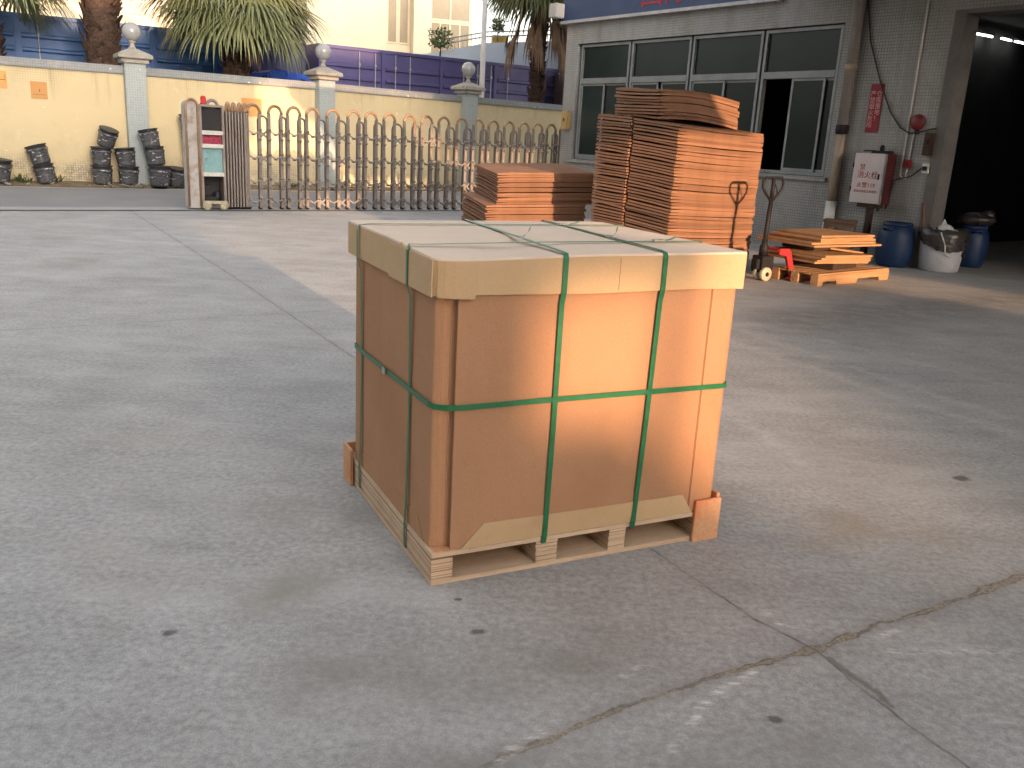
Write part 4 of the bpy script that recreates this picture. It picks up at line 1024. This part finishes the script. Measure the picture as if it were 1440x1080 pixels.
container('shipping_container', 'blue shipping container behind the left end of the wall', (-17.3,22.75,0), R(90-59.5), 10.1, 4.1, M['blue_cont'], [.06,2.3,4.2,5.9,7.6,9.3,10.04], [4.7,6.5], [3.55,3.2])
pa = Vector((-6.55,28.95,0)); paz = R(90-56)
container('shipping_container', 'long purple shipping container right of the palm with pale door rods', pa, paz, 12.6, 4.1, M['purple_cont'], [.06,2.2,4.35,6.5,8.6,10.6,12.54], [1.35,1.9,2.62,3.15,5.2,5.75,6.3,7.0,8.0,9.2], [3.52,3.15])
tn_ = container('shipping_container', 'dark navy corrugated container half hidden by the palm leaves', pa + Vector((-1.75,-1.05,0)), paz, 1.65, 4.05, M['navy_cont'], [.06,1.59], [], [], True)
text_part('45L0A56', .34, M['white_metal'], tn_, (.88,-.035,2.98), (R(90),0,0))
# blue truck cab
t = thing('truck_cab', 'bright blue truck cab peeping over the wall below the palm', 'truck', (-7.35,26.2,0), R(34))
m = MB(); m.prism([(0,.6),(1.75,.6),(1.75,1.9),(1.25,3.02),(.2,3.12),(0,3.0)], -1.8, 0, Matrix.Rotation(R(90), 4, 'X')); m.build('body', M['car_blue'], t, bevel=.04)
m = MB(); m.prism([(.95,2.1),(1.55,2.1),(1.2,2.85),(.95,2.9)], 0.001, .012, Matrix.Rotation(R(90), 4, 'X')); m.build('window', M['glass'], t)
m = MB()
for x in (.3,1.4): m.lathe([(.15,-.12),(.45,-.12),(.45,.12),(.15,.12)], 18, Matrix.Translation((x,.2,.46)) @ Matrix.Rotation(R(90), 4, 'X'))
m.build('wheels', M['jack_black'], t)
# pole
t = thing('light_pole', 'slim white pole standing behind the wall before the purple container', 'pole', (-1.42,28.6,0))
m = MB(); m.tube([(0,0,0),(0,0,4),(-.03,0,9)], [.085,.08,.06], 12); m.build('shaft', M['wht_paint'], t)
m = MB(); m.lathe([(.2,0),(.2,.03),(.1,.05),(.1,.3),(.086,.32)], 12); m.build('base', M['wht_paint'], t)

# ------------------------------------------------------------------ background buildings
def bwin(parent, x0, x1, z0, z1, cols, mat, y=0):
    f = MB(); w = .07
    f.box(x0, x1, y-.05, y-.002, z0-w, z0); f.box(x0, x1, y-.05, y-.002, z1, z1+w)
    xs = [x0+(x1-x0)*k/cols for k in range(cols+1)]
    for x in xs: f.box(x-w/2, x+w/2, y-.05, y-.002, z0, z1)
    fr = f.build('window', M['cream_wall'], parent)
    g = MB(); g.box(x0, x1, y-.02, y-.001, z0, z1); g.build('pane', mat, fr)
AZB = R(20)
t = thing('apartment_building', 'pale cream building with tall tan windows behind the purple container', 'building', (-9.0,43.0,0), AZB)
m = MB(); m.box(-1.2,2.45,0,9,0,15); m.box(2.45,3.6,.25,9,0,15); m.box(3.6,4.45,-.5,9,0,15); m.box(4.45,6.75,.6,9,0,8.35); m.build('wall', M['cream_wall'], t)
m = MB(); m.box(4.452,6.85,.45,9,8.352,8.5); m.build('ledge', M['cream_wall'], t)
bwin(t, 2.50, 2.95, 5.7, 8.3, 1, M['tan_glass'], .25); bwin(t, 3.05, 3.5, 5.7, 8.6, 1, M['tan_glass'], .25)
bwin(t, 4.65, 6.6, 5.2, 6.75, 4, M['tan_glass'], .6); bwin(t, 4.65, 6.6, 6.95, 8.1, 2, M['tan_glass'], .6)
t = thing('apartment_building', 'cream building with a white framed window above the blue container', 'building', (-21.0,31.0,0), R(22))
m = MB(); m.box(-6,8.8,0,9,0,13); m.build('wall', M['cream_wall'], t)
bwin(t, 6.2, 8.5, 5.25, 7.2, 3, M['grey_glass'])
m = MB(); m.box(-6,8.8,-.08,-.003,4.3,4.42); m.build('ledge', M['cream_wall'], t)
t = thing('terrace_building', 'low pale blue building with a roof terrace behind the purple container', 'building', (-4.3,36.5,0), R(9))
m = MB(); m.pts([(0,0,0),(7.5,0,0),(7.5,0,5.6),(2.6,0,5.15),(.3,0,4.62),(0,0,4.55),(0,6,0),(7.5,6,0),(7.5,6,5.6),(2.6,6,5.15),(.3,6,4.62),(0,6,4.55)],
               [(0,1,2,3,4,5),(11,10,9,8,7,6),(1,0,6,7),(2,1,7,8),(3,2,8,9),(4,3,9,10),(5,4,10,11),(0,5,11,6)]); m.build('wall', M['pale_blue'], t)
def zt_(x): return 4.62+(5.15-4.62)*(x-.3)/2.3 if x < 2.6 else 5.15+(.45)*(x-2.6)/4.9
m = MB()
for k in range(34):
    x = .9+k*.16; m.tube([(x,.1,zt_(x)-.02),(x,.1,zt_(x)+.42)], .012, 5)
for dz in (.42,.25): m.tube([(.9,.1,zt_(.9)+dz),(2.6,.1,zt_(2.6)+dz),(6.2,.1,zt_(6.2)+dz)], .028, 6)
m.build('railing', M['rod'], t)
m = MB(); m.box(2.9,3.5,.3,.8,zt_(3.2)-.1,zt_(3.2)+.3); m.build('planter', M['yellow_pot'], t)
m = MB(); m.box(6.0,6.6,1,3,5.2,6.8); m.build('chimney', M['cream_wall'], t)
def shrub(name, lab, loc, r, n, mat):
    t = thing(name, lab, 'plant', loc, 0, None)
    m = MB()
    for k in range(n):
        v = Vector((random.gauss(0,1), random.gauss(0,1), random.gauss(0,1))).normalized()*r*random.uniform(.3,1)*(1 if random.random() < .85 else 1.25)
        v.z = abs(v.z)*.9+.1 if v.z < -r*.4 else v.z
        c = v + Vector((0,0,r*1.0)); a = Vector((random.gauss(0,1), random.gauss(0,1), random.gauss(0,1))).normalized(); b = a.orthogonal().normalized(); s = random.uniform(.04,.09)
        m.pts([c-a*s, c+b*s*.5, c+a*s, c-b*s*.5], [(0,1,2,3)])
    m.build('foliage', mat, t, weld=False)
    m = MB(); m.tube([(0,0,-.2),(0,0,r)], .03, 6); m.build('stem', M['trunk'], t)
shrub('potted_shrub', 'loose green shrub on the pale blue terrace left of the railing', (-3.50,36.6,4.55), .52, 420, M['shrub'])
shrub('potted_shrub', 'rounded green plant in the yellow planter on the terrace', (-1.30,37.3,5.45), .32, 260, M['shrub'])
t = thing('brown_building', 'dark brown wall strip beside the factory corner', 'building', (2.15,33.2,0), R(20))
m = MB(); m.box(0,4,0,3,0,9); m.box(-.85,-.02,.3,2,0,3.9); m.build('wall', M['brown_wall'], t)
m = MB(); m.box(-.05,4.1,-.06,-.002,5.3,5.45); m.build('ledge', M['brown_wall'], t)

# ------------------------------------------------------------------ fan palms
def fan_leaf(m, base, d, droop, pl, fl, mi=0, nseg=30, spread=2.55, tipdroop=.5):
    """petiole from base along d, then a folded fan of tapering segments with drooping tips"""
    d = Vector(d).normalized(); side = d.cross(Vector((0,0,1)))
    if side.length < .05: side = Vector((1,0,0))
    side.normalize(); upv = side.cross(d).normalized()
    pts = []; p = Vector(base); dd = d.copy()
    for k in range(6):
        pts.append(p.copy()); p = p + dd*pl/5; dd = (dd + Vector((0,0,-droop/5))).normalized()
    m.tube(pts, [.028,.024,.02,.018,.016,.014], 5, mi=mi)
    hub = pts[-1]; dd = (pts[-1]-pts[-2]).normalized(); side = dd.cross(Vector((0,0,1)))
    if side.length < .05: side = Vector((1,0,0))
    side.normalize(); upv = side.cross(dd).normalized()
    for k in range(nseg):
        a = -spread/2 + spread*k/(nseg-1) + random.uniform(-.03,.03)
        l = fl*(.72+.28*math.cos(a*.9))*random.uniform(.88,1.06)
        dr = (dd*math.cos(a) + side*math.sin(a) + upv*(.10 if k % 2 else -.06)).normalized()
        w = .024*fl
        prev = None; q = hub.copy(); v = dr.copy()
        wd = (v.cross(upv)).normalized()
        for j, (s, ww) in enumerate(((0,.25),(.25,.95),(.5,1.0),(.72,.62),(.88,.3),(1,.03))):
            if j > 0:
                step = l*(s-ps); q = q + v*step; v = (v + Vector((0,0,-tipdroop*(.25+s)*.55))).normalized()
            ps = s
            cen = q + upv*0
            row = [m.bm.verts.new(q-wd*w*ww), m.bm.verts.new(q+upv*w*.35*ww), m.bm.verts.new(q+wd*w*ww)]
            if prev:
                for i in range(2):
                    fc = m.bm.faces.new((prev[i], prev[i+1], row[i+1], row[i])); fc.material_index = mi
            prev = row
def palm(lab, loc, zc, tr, leaves, seed, dead=0, fl=1.25, pl=1.0, deadlen=1.0):
    random.seed(seed)
    t = thing('fan_palm', lab, 'palm tree', loc, 0, 'fan palms behind the wall')
    m = MB(); nz = 22; pr = []
    for k in range(nz+1):
        z = zc*k/nz; pr.append((tr*(1.12-.18*k/nz + .05*math.sin(k*2.1)), z))
    m.lathe(pr, 18, wob=.05)
    tk = m.build('trunk', M['trunk'], t)
    m = MB()
    for k in range(int(zc*34)):     # old leaf bases
        z = random.uniform(max(.4*zc, 1.5), zc*.99); a = random.uniform(0,6.28)
        q = Vector((math.cos(a), math.sin(a), 0)); s = Vector((-q.y,q.x,0)); r = tr*(1.08-.16*z/zc)
        b = q*r + Vector((0,0,z)); ln = random.uniform(.15,.42); w = random.uniform(.05,.14)
        tip = b + q*random.uniform(.05,.24) + Vector((0,0,ln))
        m.pts([b-s*w, b+s*w, tip+s*w*.4, tip-s*w*.4, b-s*w+q*.05, b+s*w+q*.05], [(0,1,2,3),(4,3,2,5),(0,4,5,1),(0,3,4),(1,5,2)])
    m.build('leaf_bases', M['trunk'], t)
    m = MB()
    for k in range(leaves):
        az = k*2.399+random.uniform(-.2,.2); el = math.asin(max(-.55, min(.95, .92-1.42*(k+.5)/leaves)))
        d = (math.cos(az)*math.cos(el), math.sin(az)*math.cos(el), math.sin(el))
        fan_leaf(m, (tr*.5*math.cos(az), tr*.5*math.sin(az), zc), d, .45, pl*random.uniform(.8,1.15), fl*random.uniform(.85,1.1), tipdroop=.55+.5*random.random())
    m.build('crown', M['leaf'], t, weld=False)
    if dead:
        m = MB()
        for k in range(dead):
            az = random.choice((2.2,2.9,3.6,4.5,5.3,5.9,.4))+random.uniform(-.25,.25); b = (tr*1.0*math.cos(az), tr*1.0*math.sin(az), zc-random.uniform(.0,.5))
            fan_leaf(m, b, (math.cos(az)*.6, math.sin(az)*.6, -.75), 1.2, random.uniform(.3,1.15)*deadlen, random.uniform(.35,.85)*deadlen, nseg=9, spread=random.uniform(.25,.6), tipdroop=1.4)
        m.build('dead_skirt', M['dead'], t, weld=False)
    return t
palm('fan palm with thick shaggy brown trunk left of the wall lamp', (-10.95,23.9,0), 6.6, .37, 18, 4, dead=6, fl=1.35)
palm('bushy low fan palm with bright leaves above the gate cabinet', (-7.9,25.1,0), 4.85, .26, 50, 9, dead=12, fl=1.55, pl=1.1)
palm('fan palm with hanging dead brown leaves beside the factory corner', (.30,30.6,0), 6.75, .15, 46, 15, dead=20, fl=1.7, pl=1.0, deadlen=1.8)
palm('fan palm at the left edge with only its lower leaves showing', (-13.6,23.2,0), 5.3, .30, 34, 22, dead=2, fl=1.4, pl=1.2)
random.seed(77)

# ------------------------------------------------------------------ unseen shapes added behind the photographer to cast the shade
SAZ_, SEL = 151.0, 9.0
Sh = Vector((math.sin(R(SAZ_)), math.cos(R(SAZ_)), 0)); Se = Vector((-Sh.y, Sh.x, 0)); DD = 25.0
def shade_block(name, lab, prof, depth, mat):
    """silhouette (u across the sun's path, height) extruded away along it"""
    t = thing(name, lab, 'building', Sh*DD, math.atan2(Se.y, Se.x))
    m = MB(); m.prism(prof, 0, depth, Matrix.Rotation(R(90), 4, 'X')); m.build('wall', mat, t)
    return t
nb = shade_block('blocker_left', 'unseen tall block added behind the photographer to shade the left', [(-40,0),(1.15,0),(1.15,14),(-40,14)], 6, M['con_block'])  # unseen mass added to keep the sun off the left side
m = MB(); m.prism([(1.16,0),(1.42,0),(1.5,4.9),(1.5,5.40),(2.2,5.47),(2.05,5.85),(1.83,6.3),(4.75,6.70),(4.75,7.5),(3.6,8.0),(5.15,8.75),(5.25,10.4),(10.39,10.4),(10.39,12.35),(1.16,12.35)], 0, .25, Matrix.Rotation(R(90), 4, 'X')); m.build('blocker_screen', M['con_block'], nb)  # added cut-out, its edge shaped to bound the sunlit patches
shade_block('blocker_low', 'unseen low block added to shape the lower edge of the sunlight', [(1.45,0),(10.3,0),(10.15,4.55),(9.30,4.55),(9.25,4.90),(8.7,5.2),(7.8,5.15),(5.7,4.87),(4.55,4.54),(3.57,4.27),(3.0,4.3),(2.72,4.36),(2.3,4.55),(2.12,4.73),(1.94,4.8),(1.8,4.9),(1.45,4.92)], 3, M['con_block'])  # added outline, shaped so sun reaches only the lit patches
t = thing('blocker_roof', 'unseen flat canopy roof standing just behind the photographer', 'blocker', (0,0,0), math.atan2(Se.y, Se.x))
m = MB(); m.box(-15, 1.2, -13, -2.6, 4.1, 4.3); m.build('roof', M['int'], t)  # unseen roof added to darken the foreground
for x in (-14.8, -7, 1.0):
    for y in (-12.8, -2.9):
        m = MB(); m.box(x-.1, x+.1, y-.1, y+.1, 0, 4.098); m.build('post', M['con_block'], t)
t = thing('blocker_side', 'unseen block added on the left to darken the carton side', 'building', (-14.5,-8.5,0), R(-30))
m = MB(); m.box(-4,4,-14,10,0,15.5); m.build('wall', M['con_block'], t)  # added mass that takes sky light off the carton's left face
m = MB(); m.box(-4.2,4.2,-14.2,10.2,15.502,15.8); m.build('roof', M['cap_stone'], t)
t = thing('blocker_pole', 'unseen pole added to cast a shade bar on the carton', 'pole', Sh*22+Se*2.02, math.atan2(Se.y, Se.x))  # added to throw a bar of shade on the carton front
m = MB(); m.tube([(0,0,0),(0,0,6.2)], [.075,.055], 10); m.build('shaft', M['con_block'], t)
m = MB(); m.box(-.35,.35,-.03,.03,5.55,5.63); m.build('crossarm', M['jack_black'], t)
shade_block('blocker_right', 'unseen block added on the right to keep sun off the facade', [(10.75,0),(40,0),(40,14),(10.4,14),(10.4,8.6),(10.15,8.0),(10.15,6.3),(10.75,5.6)], 5, M['con_block'])  # unseen mass added to keep direct sun off the facade
m = MB(); m.box(-3.1, 9.0, -5.2, -.004, 4.35, 4.5)
for k in range(5): m.box(-3.0+k*2.9, -2.85+k*2.9, -5.1, -.01, 4.2, 4.348)
m.build('blocker', M['int'], tb)  # unseen slab added over the doorway side to darken the facade
m = MB(); m.box(2.3, 11.2, -9.2, -5.21, 3.62, 3.70); m.build('blocker_panel', M['int'], tb)  # unseen panel added to dim the ground on the right
for x in (2.5, 5.6, 8.6):
    m = MB(); m.tube([(x,-5.25,3.69),(x,-5.15,4.36)], .012, 6); m.build('blocker_rod', M['rod'], tb)  # rods only carry the added shade panel

# ------------------------------------------------------------------ light
w = bpy.data.worlds.new('World'); scene.world = w; w.use_nodes = True
nt = w.node_tree; bg = nt.nodes['Background']
sky = nt.nodes.new('ShaderNodeTexSky'); sky.sky_type = 'NISHITA'; sky.sun_disc = False
sky.sun_elevation = R(SEL); sky.sun_rotation = R(SAZ_); sky.dust_density = 4; sky.air_density = 1.2; sky.ozone_density = 1
hs = nt.nodes.new('ShaderNodeHueSaturation'); hs.inputs['Saturation'].default_value = .35; hs.inputs['Value'].default_value = 1
nt.links.new(sky.outputs[0], hs.inputs['Color']); tn2 = nt.nodes.new('ShaderNodeMix'); tn2.data_type = 'RGBA'; tn2.blend_type = 'MULTIPLY'; tn2.inputs[0].default_value = 1; tn2.inputs[7].default_value = (1.02,.985,.985,1)
nt.links.new(hs.outputs[0], tn2.inputs[6]); nt.links.new(tn2.outputs[2], bg.inputs['Color']); bg.inputs['Strength'].default_value = .15
sd = bpy.data.lights.new('sun', 'SUN'); so = bpy.data.objects.new('sun', sd); COL.objects.link(so)
sd.energy = 1.65; sd.angle = R(.6); sd.color = (1.0,.61,.36)
sv = Vector((Sh.x*math.cos(R(SEL)), Sh.y*math.cos(R(SEL)), math.sin(R(SEL))))
so.rotation_euler = sv.to_track_quat('Z', 'Y').to_euler(); so.location = (0,0,30)
vs_ = scene.view_settings; vs_.view_transform = 'Standard'; vs_.look = 'None'; vs_.exposure = 2.3; vs_.gamma = 1
scene.cycles.max_bounces = 6; scene.cycles.diffuse_bounces = 4
